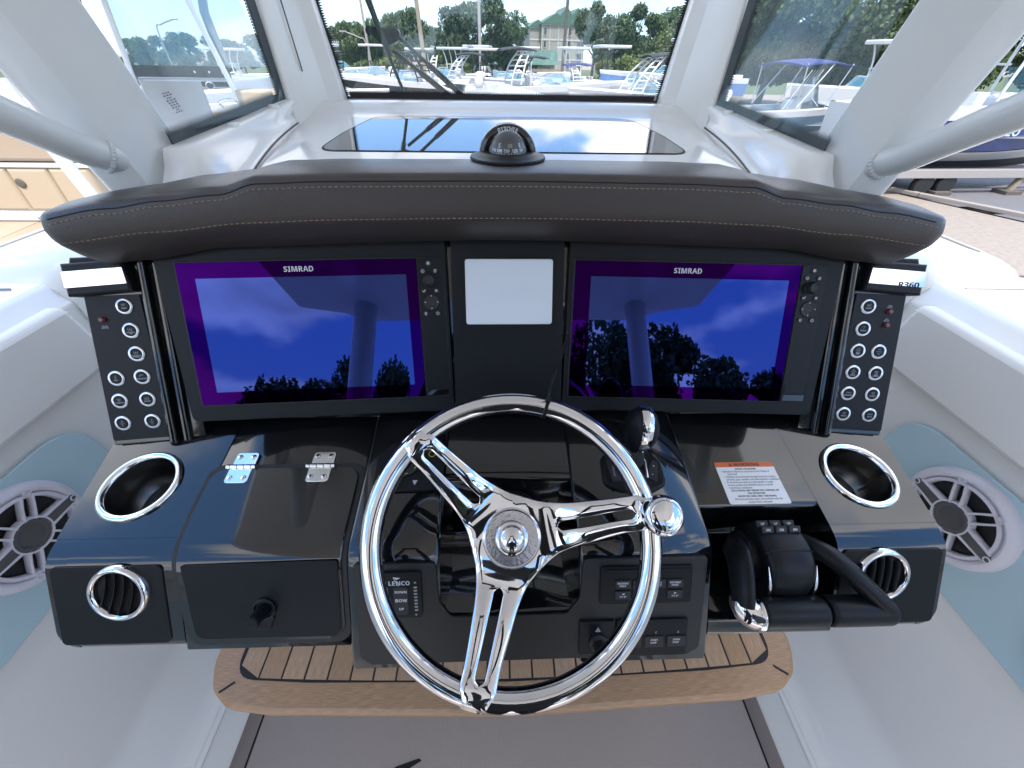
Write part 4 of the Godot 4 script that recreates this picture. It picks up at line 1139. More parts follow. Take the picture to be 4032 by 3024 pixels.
	g.prism(fish, .0095, .0112, Transform3D(Basis(Vector3.RIGHT, -PI / 2), Vector3.ZERO))
	part(mt, "emblem", g, M.void)
	# teak table under the dash
	var tb := thing("teak_step", "teak slatted folding step with black caulking under the dash", "step", Transform3D(Basis(), Vector3(0, .55, 0)))
	var outl := rounded([Vector2(-.606, .50), Vector2(-.606, .25), Vector2(-.585, .205), Vector2(-.545, .178), Vector2(-.46, .167), Vector2(0, .153), Vector2(.46, .167), Vector2(.545, .178), Vector2(.585, .205), Vector2(.606, .25), Vector2(.606, .50)], [0, .1, .05, .05, .1, 2.0, .1, .05, .05, .1, 0], 6)
	var fx := Transform3D(Basis(Vector3.RIGHT, -PI / 2), Vector3.ZERO)
	g = G.new(); g.prism(outl, -.034, .0, fx, .008); part(tb, "rim_board", g, M.teak_board)
	g = G.new(); g.prism(rounded([Vector2(-.552, .49), Vector2(-.552, .222), Vector2(-.40, .212), Vector2(0, .2035), Vector2(.40, .212), Vector2(.552, .222), Vector2(.552, .49)], [0, .045, .2, 1.5, .2, .045, 0], 6), -.01, .0006, fx); part(tb, "caulking", g, M.caulk)
	for s: int in [-1, 1]:
		g = G.new(); stroke(g, [Vector2(s * .545, .216), Vector2(s * .566, .2015)], .0045, .0008)
		part(tb, "mitre_seam", g, M.caulk, "", fx)
	var n := 24
	for i in n:
		var x0 := -.546 + 1.092 * i / n + .0018; var x1 := -.546 + 1.092 * (i + 1) / n - .0018
		var edge := func(x): return .2085 + .0135 * pow(absf(x) / .5, 2) + (.02 * smoothstep(.515, .546, absf(x)))
		g = G.new(); g.prism([Vector2(x0, edge.call(x0)), Vector2(x1, edge.call(x1)), Vector2(x1, .488), Vector2(x0, .488)], -.006, .0014 + .0002 * (i % 3), fx, .0008)
		part(tb, "slat", g, M.teak[(i * 7 + i / 3) % 4])
	# console body under and ahead of the dash
	var cb := thing("console", "white fibreglass helm console carrying the dash and windshield", "console")
	g = G.new()
	g.prism(rounded([Vector2(-.58, -.30), Vector2(.58, -.30), Vector2(.62, -.60), Vector2(.55, -1.2), Vector2(-.55, -1.2), Vector2(-.62, -.60)].map(func(v): return Vector2(v.x, -v.y)), .05), .0, .80, fx, .01)
	g.prism(rounded([Vector2(-.56, -.78), Vector2(.56, -.78), Vector2(.50, -1.25), Vector2(-.50, -1.25)].map(func(v): return Vector2(v.x, -v.y)), .03), .79, 1.24, fx, .01)
	part(cb, "body", g, M.gel)
	# top of the console, rising to the windshield
	g = G.new()
	var rows := []
	for e in [[-.70, 1.30], [-.72, 1.358], [-.74, 1.3660], [-.90, 1.3835], [-1.05, 1.3985], [-1.075, 1.4025], [-1.09, 1.412], [-1.105, 1.4215], [-1.12, 1.4245], [-1.17, 1.4250], [-1.20, 1.40], [-1.25, 1.22]]:
		var row := PackedVector3Array()
		for i in 25:
			var x := lerpf(-.50, .50, i / 24.0)
			row.append(Vector3(x, e[1] - .018 * smoothstep(.335, .5, absf(x)) * (1.0 if e[0] > -1.06 else .3), e[0] + .03 * pow(absf(x) / .45, 2) * (1.0 if e[0] < -1.0 else 0.0)))
		rows.append(row)
	g.loft(rows)
	part(cb, "top", g, M.gel)
	for s: int in [-1, 1]:
		g = G.new(); rows = []
		for i in range(-3, 13):
			var u := i / 12.0
			var A := Vector3(s * lerpf(.545, .462, u), lerpf(1.384, 1.430, u), lerpf(-.72, -1.015, u))
			if u < 0:
				A.y += u * .22
				A.x = s * .538
			var inn := Vector3(-s * .96, 0, -.28)
			var sm := Vector3(s * lerpf(.412, .452, u), lerpf(1.358, 1.397, u), lerpf(-.70, -1.075, u)); sm.x += s * .012 * sin(PI * u) if u > 0 else 0.0
			var led := A + inn * lerpf(.040, .014, maxf(u, 0)) + Vector3(0, -.001, 0)
			var fl := smoothstep(-.02, .16, u)
			rows.append(PackedVector3Array([A - inn * .05 * fl + Vector3(0, -.25, 0), A - inn * .035 * fl + Vector3(0, -.005, 0), A + Vector3(0, .001, 0), led, led + inn * .006 + Vector3(0, -.004, 0), led.lerp(sm, .5) + Vector3(0, -.004, 0), sm + Vector3(0, .006, 0), sm + inn * .004 + Vector3(0, -.003, 0), sm + Vector3(0, -.06, 0)]))
		g.loft(rows)
		part(cb, "sill", g, M.gel)
		g = G.new(); var ln := []
		for r in rows: ln.append(r[7] + Vector3(0, .0012, 0))
		g.tube(ln, .0016, 6); part(cb, "seam", g, mat(.16, .13, .11, .8))
		for k in 2:
			var u: float = [.42, .82][k]
			var A := Vector3(s * lerpf(.545, .462, u), lerpf(1.384, 1.430, u), lerpf(-.72, -1.015, u))
			g = G.new(); g.lathe([Vector2(.0105, -.004), Vector2(.0100, .0022), Vector2(.008, .0034), Vector2(0, .0038)], 24, Transform3D(Basis(Vector3.BACK, -s * .0), A + Vector3(-s * .96, 0, -.28) * lerpf(.023, .009, u)))
			part(cb, "screw_cap", g, M.gel)
	# smoked hatch
	var ht := thing("deck_hatch", "smoked glass hatch in the console top ahead of the compass", "hatch")
	var pf := facing(Vector3(0, 1.3875, -.93), Vector3(0, .0265, -.25), Vector3.RIGHT)
	g = G.new(); g.prism(rounded([Vector2(-.336, -.139), Vector2(.336, -.139), Vector2(.322, -.02), Vector2(.285, .128), Vector2(-.285, .128), Vector2(-.322, -.02)], [.032, .032, .1, .06, .06, .1], 8), -.02, -.0002, pf, .0); part(ht, "gasket", g, M.rubber)
	g = G.new(); g.prism(rounded([Vector2(-.332, -.136), Vector2(.332, -.136), Vector2(.318, -.02), Vector2(.281, .124), Vector2(-.281, .124), Vector2(-.318, -.02)], [.03, .03, .1, .058, .058, .1], 8), -.01, .0006, pf, .0003); part(ht, "pane", g, M.smoke)

func build_person() -> void:
	var t := thing("person", "person in dark clothes holding up a phone, mirrored in the chart plotter screens", "person")
	var g := G.new(); var rows := []
	# feet to head, one skin
	for e in [[.84, .15, .11], [.95, .17, .12], [1.10, .165, .115], [1.25, .19, .125], [1.38, .21, .125], [1.45, .17, .10], [1.49, .07, .065], [1.54, .058, .06], [1.57, .07, .085], [1.63, .078, .098], [1.70, .076, .096], [1.76, .05, .065], [1.78, .01, .015]]:
		var row := PackedVector3Array()
		for k in 20: row.append(Vector3(cos(TAU * k / 20) * e[1], e[0], .60 + sin(TAU * k / 20) * e[2]))
		rows.append(row)
	g.loft(rows, true, true)
	for s: int in [-1, 1]:
		g.tube(crom([Vector3(s * .09, .90, .60), Vector3(s * .10, .48, .58), Vector3(s * .11, .08, .62), Vector3(s * .12, .04, .50)], 6), [.095, .092, .088, .084, .08, .075, .07, .066, .062, .06, .058, .055, .052, .05, .05, .05, .048, .045, .04], 14)
		g.tube(crom([Vector3(s * .19, 1.40, .60), Vector3(s * .25, 1.22, .52), Vector3(s * .22, 1.26, .30), Vector3(s * .085, 1.46, .07)], 6), [.055, .054, .052, .05, .048, .047, .045, .044, .042, .04, .038, .036, .034, .032, .03, .028, .026, .026, .026], 12)
		for f in 5:
			var y := 1.455 + .017 * f
			g.tube([Vector3(s * .085, 1.455 + .006 * f, .06), Vector3(s * .088, y, .045), Vector3(s * .080, y, .022), Vector3(s * .065, y, .018)], [.011, .009, .0085, .007], 8)
	part(t, "body", g, M.cloth)
	g = G.new(); g.box(Vector3(0, 1.495, .030), Vector3(.150, .072, .008), .003); part(t, "phone", g, M.satin)

func speaker(t: Node3D, dark: float) -> void:
	var g := G.new()
	g.lathe([Vector2(.112, 0), Vector2(.1115, .006), Vector2(.107, .014), Vector2(.098, .0185), Vector2(.093, .0165), Vector2(.0895, .010), Vector2(.0885, .0105), Vector2(.088, .016), Vector2(.0815, .017), Vector2(.080, .013), Vector2(.0795, .002)], 72, Transform3D(UPZ, Vector3.ZERO))
	part(t, "rim", g, M.grille)
	g = G.new(); g.lathe([Vector2(.0795, .0008), Vector2(.074, .004), Vector2(.066, .0045), Vector2(.060, .0012), Vector2(.03, .0008), Vector2(0, .0008)], 48, Transform3D(UPZ, Vector3.ZERO))
	part(t, "cone", g, M.rubber)
	g = G.new(); g.lathe([Vector2(.0330, .004), Vector2(.0335, .0165), Vector2(.0305, .0180), Vector2(.0265, .0178), Vector2(.0250, .0140), Vector2(.0, .0125)], 48, Transform3D(UPZ, Vector3.ZERO))
	part(t, "centre_cap", g, M.grille_dark)
	for i in 6:
		var b := Basis(Vector3.BACK, deg_to_rad(dark + 60.0 * i))
		if i % 3 == 0:
			g = G.new(); g.prism(rounded([Vector2(.030, -.0105), Vector2(.096, -.0085), Vector2(.101, 0), Vector2(.096, .0085), Vector2(.030, .0105)], .003), .010, .0185, Transform3D(b, Vector3.ZERO), .001)
			part(t, "dark_arm", g, M.grille_dark)
			g = G.new()
			for sd: float in [-1.0, 1.0]: g.prism([Vector2(.034, sd * .0108), Vector2(.090, sd * .0090), Vector2(.090, sd * .0125), Vector2(.034, sd * .0168)], .004, .0190, Transform3D(b, Vector3.ZERO), .0008)
			part(t, "rib", g, M.grille)
		else:
			for sd: float in [-1.0, 1.0]:
				g = G.new(); g.prism([Vector2(.032, sd * .0075), Vector2(.060, sd * .0085), Vector2(.086, sd * .0070), Vector2(.086, sd * .0115), Vector2(.060, sd * .0125), Vector2(.032, sd * .0125)], .004, .0185, Transform3D(b, Vector3.ZERO), .0008)
				part(t, "rib", g, M.grille)
		g = G.new(); g.lathe([Vector2(.0075, .008), Vector2(.0070, .0195), Vector2(.0050, .0200), Vector2(.0045, .0175), Vector2(0, .0172)], 18, Transform3D(b * UPZ, b * Vector3(.0935, 0, 0)))
		part(t, "screw_boss", g, M.grille)
	g = G.new(); g.lathe([Vector2(.0345, .003), Vector2(.0350, .0185), Vector2(.0385, .0188), Vector2(.0390, .004)], 48, Transform3D(UPZ, Vector3.ZERO))
	part(t, "inner_ring", g, M.grille)

func dotted(g: G, a: Vector3, b: Vector3, inward: Vector3, w: float, pitch: float) -> void:
	g.uvq(a, b, b + inward * w, a + inward * w, roundf((b - a).length() / pitch), 1.0)
func build_windshield() -> void:
	var t := thing("windshield", "white framed three pane windshield enclosing the helm", "windshield")
	var g := G.new()
	for s: int in [-1, 1]:
		g = G.new()
		var lo := [Vector2(.376, -1.128), Vector2(.374, -1.150), Vector2(.385, -1.19), Vector2(.43, -1.185), Vector2(.468, -1.06), Vector2(.464, -1.020), Vector2(.458, -1.012), Vector2(.449, -1.012), Vector2(.436, -1.040), Vector2(.400, -1.100)]
		lo = Array(rounded(lo, .010, 3))
		var rows := []
		for e in [[1.385, -.007, .0], [1.405, -.003, .0], [1.43, 0.0, .0], [1.7, .035, .02], [2.10, .090, .05]]:
			var row := PackedVector3Array()
			for i in lo.size():
				var k := lerpf(1.0, .12, smoothstep(.385, .45, lo[i].x))
				row.append(Vector3(s * (lo[i].x + e[1] * k), e[0], lo[i].y + e[2] * .3))
			if s < 0: row.reverse()
			rows.append(row)
		g.loft(rows, true, false)
		part(t, "corner_post", g, M.gel)
		g = G.new(); g.tube([Vector3(s * .4265, 1.475, -1.0595), Vector3(s * .4320, 1.60, -1.0560), Vector3(s * .455, 2.05, -1.043)], .0013, 6); part(t, "post_seam", g, mat(.12, .12, .12, .8))
	# header
	g = G.new(); g.box(Vector3(0, 2.06, -1.15), Vector3(1.05, .12, .09), .01); part(t, "header", g, M.gel)
	# centre pane
	var bx := .384; var tx := .455; var by := 1.4275; var ty := 2.01; var z := -1.152
	g = G.new(); g.prism([Vector2(-bx, by), Vector2(bx, by), Vector2(tx, ty), Vector2(-tx, ty)], z - .006, z, Transform3D()); part(t, "pane", g, M.pane)
	g = G.new(); var fr := .0075; var zi := z + .0012
	g.q(Vector3(-bx, by - .004, zi), Vector3(bx, by - .004, zi), Vector3(bx, by + fr, zi), Vector3(-bx, by + fr, zi))
	for s: int in [-1, 1]: g.q(Vector3(s * bx, by, zi + .0002), Vector3(s * (bx - .012), by, zi + .0002), Vector3(s * (tx - .012), ty, zi + .0002), Vector3(s * tx, ty, zi + .0002))
	var f := part(t, "frit_band", g, M.ink)
	g = G.new()
	dotted(g, Vector3(-bx + .01, by + fr, zi), Vector3(bx - .01, by + fr, zi), Vector3.UP, .0060, .0040)
	for s: int in [-1, 1]: dotted(g, Vector3(s * (bx - .012), by, zi), Vector3(s * (tx - .012), ty, zi), Vector3(-s, 0, 0), .007, .0040)
	part(t, "frit_dots", g, M.dots).set_meta("kind", "stuff")
	# side panes
	for s: int in [-1, 1]:
		var A := Vector3(s * .460, 1.4300, -1.012); var B := Vector3(s * .541, 1.3875, -.738)
		var A2 := Vector3(s * .468, 2.02, -.985); var B2 := Vector3(s * .60, 2.02, -.738)
		var n: Vector3 = (B - A).cross(A2 - A).normalized() * s
		g = G.new()
		g.q(A, B, B2, A2); g.q(A + n * .005, B + n * .005, B2 + n * .005, A2 + n * .005)
		part(t, "pane", g, M.pane_side)
		if n.x * s > 0: n = -n
		var ev := (A2 - A).normalized(); var eh := (B - A).normalized()
		var o: Vector3 = n * .0015
		g = G.new()
		g.q(A + o, B + o, B + o + ev * .013, A + o + ev * .013)
		g.q(A + o * 1.2 - eh * .004, A + o * 1.2 + eh * .020, A2 + o * 1.2 + eh * .020, A2 + o * 1.2 - eh * .004)
		part(t, "frit_band", g, M.ink)
		g = G.new()
		dotted(g, A + o + ev * .013 + eh * .03, B + o + ev * .013, ev, .0105, .0036)
		dotted(g, A + o + eh * .020, A2 + o + eh * .020, eh, .006, .0040)
		part(t, "frit_dots", g, M.dots).set_meta("kind", "stuff")
		if s < 0:
			g = G.new()
			var rg := RandomNumberGenerator.new(); rg.seed = 5
			var c := A + eh * .258 + ev * .060 + o
			for i in 9:
				var ln := .003 + .006 * rg.randf()
				var q0 := c + ev * (-.0032 * i) + eh * (-.001 - .0010 * i)
				for k in 3:
					var a0 := q0 + eh * (-ln + ln * .72 * k); var a1 := a0 + eh * ln * .45
					g.q(a0, a1, a1 + ev * .0018, a0 + ev * .0018)
			part(t, "etched_mark", g, M.inkgrey)
	# wiper outside the centre pane
	var w := thing("windshield_wiper", "black pantograph wiper parked upright on the centre windshield pane", "wiper")
	var zw := -1.172
	g = G.new(); g.tube([Vector3(-.36, 1.86, zw + .006), Vector3(-.293, 1.595, zw + .008), Vector3(-.239, 1.432, zw + .006)], .0038, 8); part(w, "blade", g, M.rubber)
	g = G.new(); g.tube([Vector3(-.345, 1.80, zw), Vector3(-.281, 1.556, zw - .004), Vector3(-.262, 1.50, zw)], .006, 8); part(w, "blade_holder", g, M.satin)
	for e in [[Vector3(-.243, 1.540, zw - .006), Vector3(-.101, 1.430, zw - .008), Vector3(-.06, 1.39, zw - .008)], [Vector3(-.255, 1.512, zw - .012), Vector3(-.134, 1.430, zw - .012), Vector3(-.09, 1.39, zw - .012)]]:
		g = G.new(); g.tube([e[0], e[0].lerp(e[1], .45), e[0].lerp(e[1], .47), e[1], e[2]], [.0042, .0042, .0062, .0068, .007], 6); part(w, "arm", g, M.satin)
	g = G.new(); g.prism(rounded([Vector2(-.302, 1.553), Vector2(-.240, 1.548), Vector2(-.236, 1.530), Vector2(-.262, 1.520), Vector2(-.275, 1.520), Vector2(-.302, 1.540)], .006), zw - .012, zw - .004, Transform3D(), .001)
	for c in [Vector2(-.300, 1.545), Vector2(-.242, 1.541)]: g.lathe([Vector2(0, -.012), Vector2(.0085, -.012), Vector2(.0085, .004), Vector2(0, .005)], 16, Transform3D(UPZ, Vector3(c.x, c.y, zw - .004)))
	part(w, "pivot_plate", g, M.satin)
	# hardtop posts with grab rails
	for s: int in [-1, 1]:
		var p := thing("hardtop_post", ("left" if s < 0 else "right") + " grey white hardtop post with a curved grab rail beside the dash", "post")
		g = G.new(); var rows := []
		var sec := rounded([Vector2(.526, -.760), Vector2(.572, -.690), Vector2(.620, -.671), Vector2(.645, -.695), Vector2(.605, -.775)], [.004, .006, .008, .014, .014], 4)
		for y in [1.15, 1.336, 1.6, 2.11]:
			var row := PackedVector3Array()
			for v in sec: row.append(Vector3(s * (v.x + (y - 1.336) * lerpf(.265, .33, smoothstep(-.75, -.69, v.y))), y, v.y))
			if s < 0: row.reverse()
			rows.append(row)
		for i in rows[0].size():   # hard edges, smooth corners
			pass
		g.loft(rows, true, false)
		part(p, "post", g, M.powder)
		g = G.new()
		var path := crom([Vector3(s * .592, 1.360, -.715), Vector3(s * .606, 1.378, -.690), Vector3(s * .611, 1.394, -.655), Vector3(s * .604, 1.420, -.608), Vector3(s * .592, 1.446, -.556), Vector3(s * .588, 1.474, -.508), Vector3(s * .600, 1.52, -.47), Vector3(s * .64, 1.62, -.44), Vector3(s * .70, 1.76, -.46), Vector3(s * .745, 1.87, -.56), Vector3(s * .75, 1.91, -.68)], 6)
		g.tube(path, .0205, 20); part(p, "grab_rail", g, M.powder)
		g = G.new()
		for i in 26:
			var a := TAU * i / 26
			var ax: Vector3 = (path[8] - path[5]).normalized(); var u: Vector3 = ax.cross(Vector3.UP).normalized(); var v: Vector3 = ax.cross(u)
			g.ball(path[6] + ax * (.004 - .006 * cos(a)) + (u * cos(a) + v * sin(a)) * .0205, Vector3(.0042, .0042, .0042), 8)
		part(p, "weld_bead", g, M.powder).set_meta("kind", "stuff")
	# hardtop overhead, with its rear legs
	var h := thing("hardtop", "white fibreglass hardtop roof over the helm", "hardtop")
	g = G.new(); g.prism(rounded([Vector2(-.95, 1.40), Vector2(.95, 1.40), Vector2(1.14, .9), Vector2(1.14, -1.20), Vector2(.86, -1.30), Vector2(.80, -1.42), Vector2(-.80, -1.42), Vector2(-.86, -1.30), Vector2(-1.14, -1.20), Vector2(-1.14, .9)], [.15, .15, .3, .08, .06, .1, .1, .06, .08, .3], 6), 2.09, 2.19, Transform3D(Basis(Vector3.RIGHT, -PI / 2), Vector3.ZERO), .03)
	part(h, "roof", g, M.gel)
	for s: int in [-1, 1]:
		g = G.new(); g.tube([Vector3(s * .70, 2.10, 1.18), Vector3(s * .74, 1.5, 1.26), Vector3(s * .78, .2, 1.4)], .065, 16, false, 1.3); part(h, "rear_leg", g, M.powder)
	# the foredeck ahead of the console
	g = G.new(); var rows := []
	for e in [[-1.2, 1.05, 1.40], [-2.4, 1.08, 1.38], [-3.6, 1.14, 1.1], [-4.8, 1.22, .55], [-5.6, 1.28, .03]]:
		rows.append(PackedVector3Array([Vector3(-e[2], -.4, e[0]), Vector3(-e[2] - .02, e[1] - .05, e[0]), Vector3(-e[2] + .02, e[1] - .0, e[0]), Vector3(0, e[1] + .02, e[0]), Vector3(e[2] - .02, e[1], e[0]), Vector3(e[2] + .02, e[1] - .05, e[0]), Vector3(e[2], -.4, e[0])]))
	g.loft(rows, false, false)
	whole("foredeck", "white foredeck of our boat ahead of the windshield", "deck", g, M.gel)

# ---------------------------------------------------------------- the boat yard
const GY := -1.8
func hull_rows(L: float, B: float, H: float, k0: float, k1: float, bow := 2.6) -> Array:
	# sections from transom (x = 0) to bow (x = L); k0..k1 picks a band of the girth: 0 keel, .45 chine, 1 gunwale
	var rows := []
	for i in 25:
		var u := i / 24.0
		var hb := B / 2 * (1 - pow(u, bow)) * (.93 + .07 * sin(PI * u))
		if i == 24: hb = .02
		var sheer := H * (.86 + .16 * pow(u, 1.7))
		var keel := H * (.0 + .62 * pow(maxf(0, u - .52) / .48, 2.4))
		var chine := H * (.30 + .40 * pow(maxf(0, u - .35) / .65, 2.0))
		var ch_b := hb * (.86 - .22 * pow(u, 3))
		var pts := []
		for j in 9:
			var v := lerpf(k0, k1, j / 8.0)
			if v <= .4: pts.append(Vector3(0, lerpf(keel, chine, v / .4), lerpf(0, ch_b, v / .4)))
			else:
				var w := (v - .4) / .6
				pts.append(Vector3(0, lerpf(chine, sheer, w), lerpf(ch_b, hb, pow(w, .8))))
		var x := L * u + (.05 * L * pow(u, 6))
		var row := PackedVector3Array()
		for j in 9: row.append(Vector3(x + (pts[8 - j].y - sheer) * .32 * pow(u, 5), pts[8 - j].y, -pts[8 - j].z))
		if k0 <= 0.0:
			for j in range(1, 9): row.append(Vector3(x + (pts[j].y - sheer) * .32 * pow(u, 5), pts[j].y, pts[j].z))
		rows.append(row)
	return rows
func band(par: Node, called: String, L: float, B: float, H: float, k0: float, k1: float, m: Material) -> void:
	var g := G.new()
	var r := hull_rows(L, B, H, k0, k1)
	g.loft(r)
	if k0 > 0.0:
		var q := []
		for row in r:
			var o := PackedVector3Array()
			for p in row: o.append(Vector3(p.x, p.y, -p.z))
			o.reverse()
			q.append(o)
		g.loft(q)
	part(par, called, g, m)
func hull(t: Node3D, L: float, B: float, H: float, side: Material, trim: Material, split := .62) -> void:
	band(t, "bottom", L, B, H, 0.0, .42, M.paint_white)
	band(t, "topside", L, B, H, .42, split + .22, side)
	band(t, "sheer_band", L, B, H, split + .22, 1.0, trim)
	# foredeck, side decks, transom
	var g := G.new(); var rows := []
	for i in 15:
		var u := lerpf(.56, 1.0, i / 14.0)
		var r: PackedVector3Array = hull_rows(L, B, H, 0, 1)[int(roundf(u * 24))]
		var e: Vector3 = r[0]
		rows.append(PackedVector3Array([e, e.lerp(Vector3(e.x, e.y + .10, 0), .3) + Vector3(0, .03, 0), Vector3(e.x, e.y + .13 * (1 - u * .5), 0), Vector3(e.x, e.y, -e.z).lerp(Vector3(e.x, e.y + .10, 0), .3) + Vector3(0, .03, 0), Vector3(e.x, e.y, -e.z)]))
	g.loft(rows)
	var all := hull_rows(L, B, H, 0, 1)
	for s: int in [-1, 1]:
		var rr := []
		for i in 15:
			var e: Vector3 = all[i][0 if s < 0 else 16]
			rr.append(PackedVector3Array([e, e + Vector3(0, .025, -s * .06), e + Vector3(0, .02, -s * .26), e + Vector3(0, -.45, -s * .30)]))
		g.loft(rr)
	part(t, "deck", g, M.paint_white)
	g = G.new()
	var tr: PackedVector3Array = all[0]
	for j in range(1, tr.size() - 1): g.t(tr[0], tr[j], tr[j + 1])
	g.q(Vector3(.05, H * .5, -B * .42), Vector3(.05, H * .5, B * .42), Vector3(L * .6, H * .5, B * .42), Vector3(L * .6, H * .5, -B * .42))
	part(t, "cockpit_sole", g, M.seat_grey)
func outboard(t: Node3D, x: float, z: float, y: float, m: Material, s := 1.0) -> void:
	var g := G.new(); var rows := []
	for e in [[0.0, .10, .14], [.10, .17, .24], [.26, .20, .31], [.42, .19, .33], [.52, .14, .28], [.56, .03, .12]]:
		var row := PackedVector3Array()
		for k in 14: row.append(Vector3(x - .30 * s + cos(TAU * k / 14) * e[2] * s, y + e[0] * s, z + sin(TAU * k / 14) * e[1] * s))
		rows.append(row)
	g.loft(rows, true, true); part(t, "outboard_cowl", g, m)
	g = G.new(); g.box(Vector3(x - .28 * s, y - .35 * s, z), Vector3(.24, .8, .14) * s, .03); g.box(Vector3(x - .30 * s, y - .85 * s, z), Vector3(.42, .22, .10) * s, .03); part(t, "outboard_leg", g, m)
func windscreen(t: Node3D, x0: float, x1: float, w: float, y: float, h: float, m: Material) -> void:   # raked wrap-round glass: x1 front foot, x0 aft end
	var g := G.new(); var f := G.new()
	var low := []; var up := []
	for i in 9:
		var a := lerpf(-1, 1, i / 8.0)
		var q := 1.0 - pow(absf(a), 2.5)
		low.append(Vector3(lerpf(x0, x1, q), y - .04 * q, w * a * (1.0 if absf(a) < .99 else 1.0)))
		up.append(Vector3(lerpf(x0 - .05, x1 - h * 1.25, q), y + h * (.35 + .65 * smoothstep(0, .5, q)), w * a * .88))
	g.loft([PackedVector3Array(low), PackedVector3Array(up)], false, false, -1)
	part(t, "windshield_glass", g, M.pane_far)
	f.tube(up, .022, 6); f.tube(low, .016, 6)
	for i in [2, 6]: f.bar(low[i], up[i], .018, 6)
	part(t, "windshield_frame", f, m)
func tower(t: Node3D, x: float, w: float, y: float, h: float, lean: float, m: Material, top: Material) -> void:   # wakeboard arch, ladder-like legs, canvas on top
	for s: int in [-1, 1]:
		var g := G.new()
		var a := crom([Vector3(x, y, s * w), Vector3(x + lean * .35, y + h * .55, s * w * .97), Vector3(x + lean, y + h, s * w * .75)], 6)
		var b := crom([Vector3(x + .55, y, s * w), Vector3(x + .45 + lean * .4, y + h * .55, s * w * .97), Vector3(x + .30 + lean, y + h, s * w * .75)], 6)
		g.tube(a, .045, 8); g.tube(b, .045, 8)
		for i in range(2, 11, 2): g.tube([a[i], b[i]], .035, 6)
		part(t, "tower_leg", g, m)
	var g := G.new(); g.bar(Vector3(x + lean, y + h, -w * .76), Vector3(x + lean, y + h, w * .76), .045); g.bar(Vector3(x + lean + .3, y + h, -w * .76), Vector3(x + lean + .3, y + h, w * .76), .045)
	part(t, "tower_bar", g, m)
	if top: canvas(t, x + lean - .3, 1.9, w * .95, y + h + .08, top)
func canvas(t: Node3D, x: float, l: float, w: float, y: float, m: Material) -> void:
	var g := G.new(); var rows := []
	for i in 13:
		var u := i / 12.0
		var row := PackedVector3Array(); var row2 := []
		for j in 9:
			var v := lerpf(-1, 1, j / 8.0)
			row.append(Vector3(x - l / 2 + l * u, y + .10 * sin(PI * u) - .10 * v * v, w * v))
		for j in 9:
			var p: Vector3 = row[8 - j]; row2.append(p - Vector3(0, .035, 0))
		row.append_array(PackedVector3Array(row2))
		rows.append(row)
	g.loft(rows, true, true); part(t, "canvas_top", g, m)
func t_top(t: Node3D, x: float, y: float, h: float, m: Material, leg: Material) -> void:
	var g := G.new(); g.prism(rrect(-1.3, -1.05, 1.15, 1.05, .3), 0, .17, Transform3D(Basis(Vector3.RIGHT, -PI / 2), Vector3(x, y + h, 0)), .04); part(t, "hard_top", g, m)
	for s: int in [-1, 1]:
		for e in [[-.75, -.55], [.35, .55]]:
			g = G.new(); g.tube(crom([Vector3(x + e[0], y - .7, s * .62), Vector3(x + e[0] * .9, y + h * .5, s * .64), Vector3(x + e[1], y + h, s * .80)], 5), .045, 8); part(t, "top_leg", g, leg)
		g = G.new(); g.bar(Vector3(x - .70, y + h * .45, s * .63), Vector3(x + .42, y + h * .45, s * .63), .03); part(t, "top_rail", g, leg)
	# console with its own little windshield and a leaning post
	g = G.new(); g.prism(rounded([Vector2(-.35, -.9), Vector2(.65, -.9), Vector2(.60, -.1), Vector2(.15, .15), Vector2(-.30, .05)], .08), -.5, .5, Transform3D(Basis(), Vector3(x, y, 0)), .06); part(t, "console", g, M.paint_white)
	g = G.new(); g.q(Vector3(x + .55, y - .02, -.45), Vector3(x + .55, y - .02, .45), Vector3(x + .15, y + .75, .40), Vector3(x + .15, y + .75, -.40)); part(t, "windshield_glass", g, M.pane_far)
	g = G.new(); g.box(Vector3(x - 1.15, y - .35, 0), Vector3(.35, 1.0, 1.1), .08); part(t, "leaning_post", g, M.paint_white)
	g = G.new(); g.lathe([Vector2(.13, 0), Vector2(.15, .03), Vector2(.11, .05), Vector2(0, .02)], 20, Transform3D(UPZ, Vector3(x + .15, y - .40, .50))); part(t, "console_speaker", g, M.rubber)
	g = G.new()
	for k in 4: g.bar(Vector3(x - 1.1, y + h - .03, -.6 + .4 * k), Vector3(x - 1.45, y + h + .35, -.6 + .4 * k), .02, 6)
	part(t, "rod_holder", g, leg)
func trailer(t: Node3D, L: float, H: float) -> void:
	for s: int in [-1, 1]:
		var g := G.new(); g.box(Vector3(L * .42, -.12, s * .55), Vector3(L * .9, .12, .10), .01); part(t, "trailer_rail", g, M.galv)
		for k in 2:
			g = G.new(); g.lathe([Vector2(0, -.11), Vector2(.30, -.11), Vector2(.33, -.07), Vector2(.33, .07), Vector2(.30, .11), Vector2(0, .11)], 20, Transform3D(UPZ, Vector3(L * .26 + .8 * k, -.36, s * .98))); part(t, "trailer_wheel", g, M.rubber)
		g = G.new(); g.box(Vector3(L * .26 + .4, -.02, s * .98), Vector3(1.7, .05, .26), .02); part(t, "mudguard", g, M.galv)
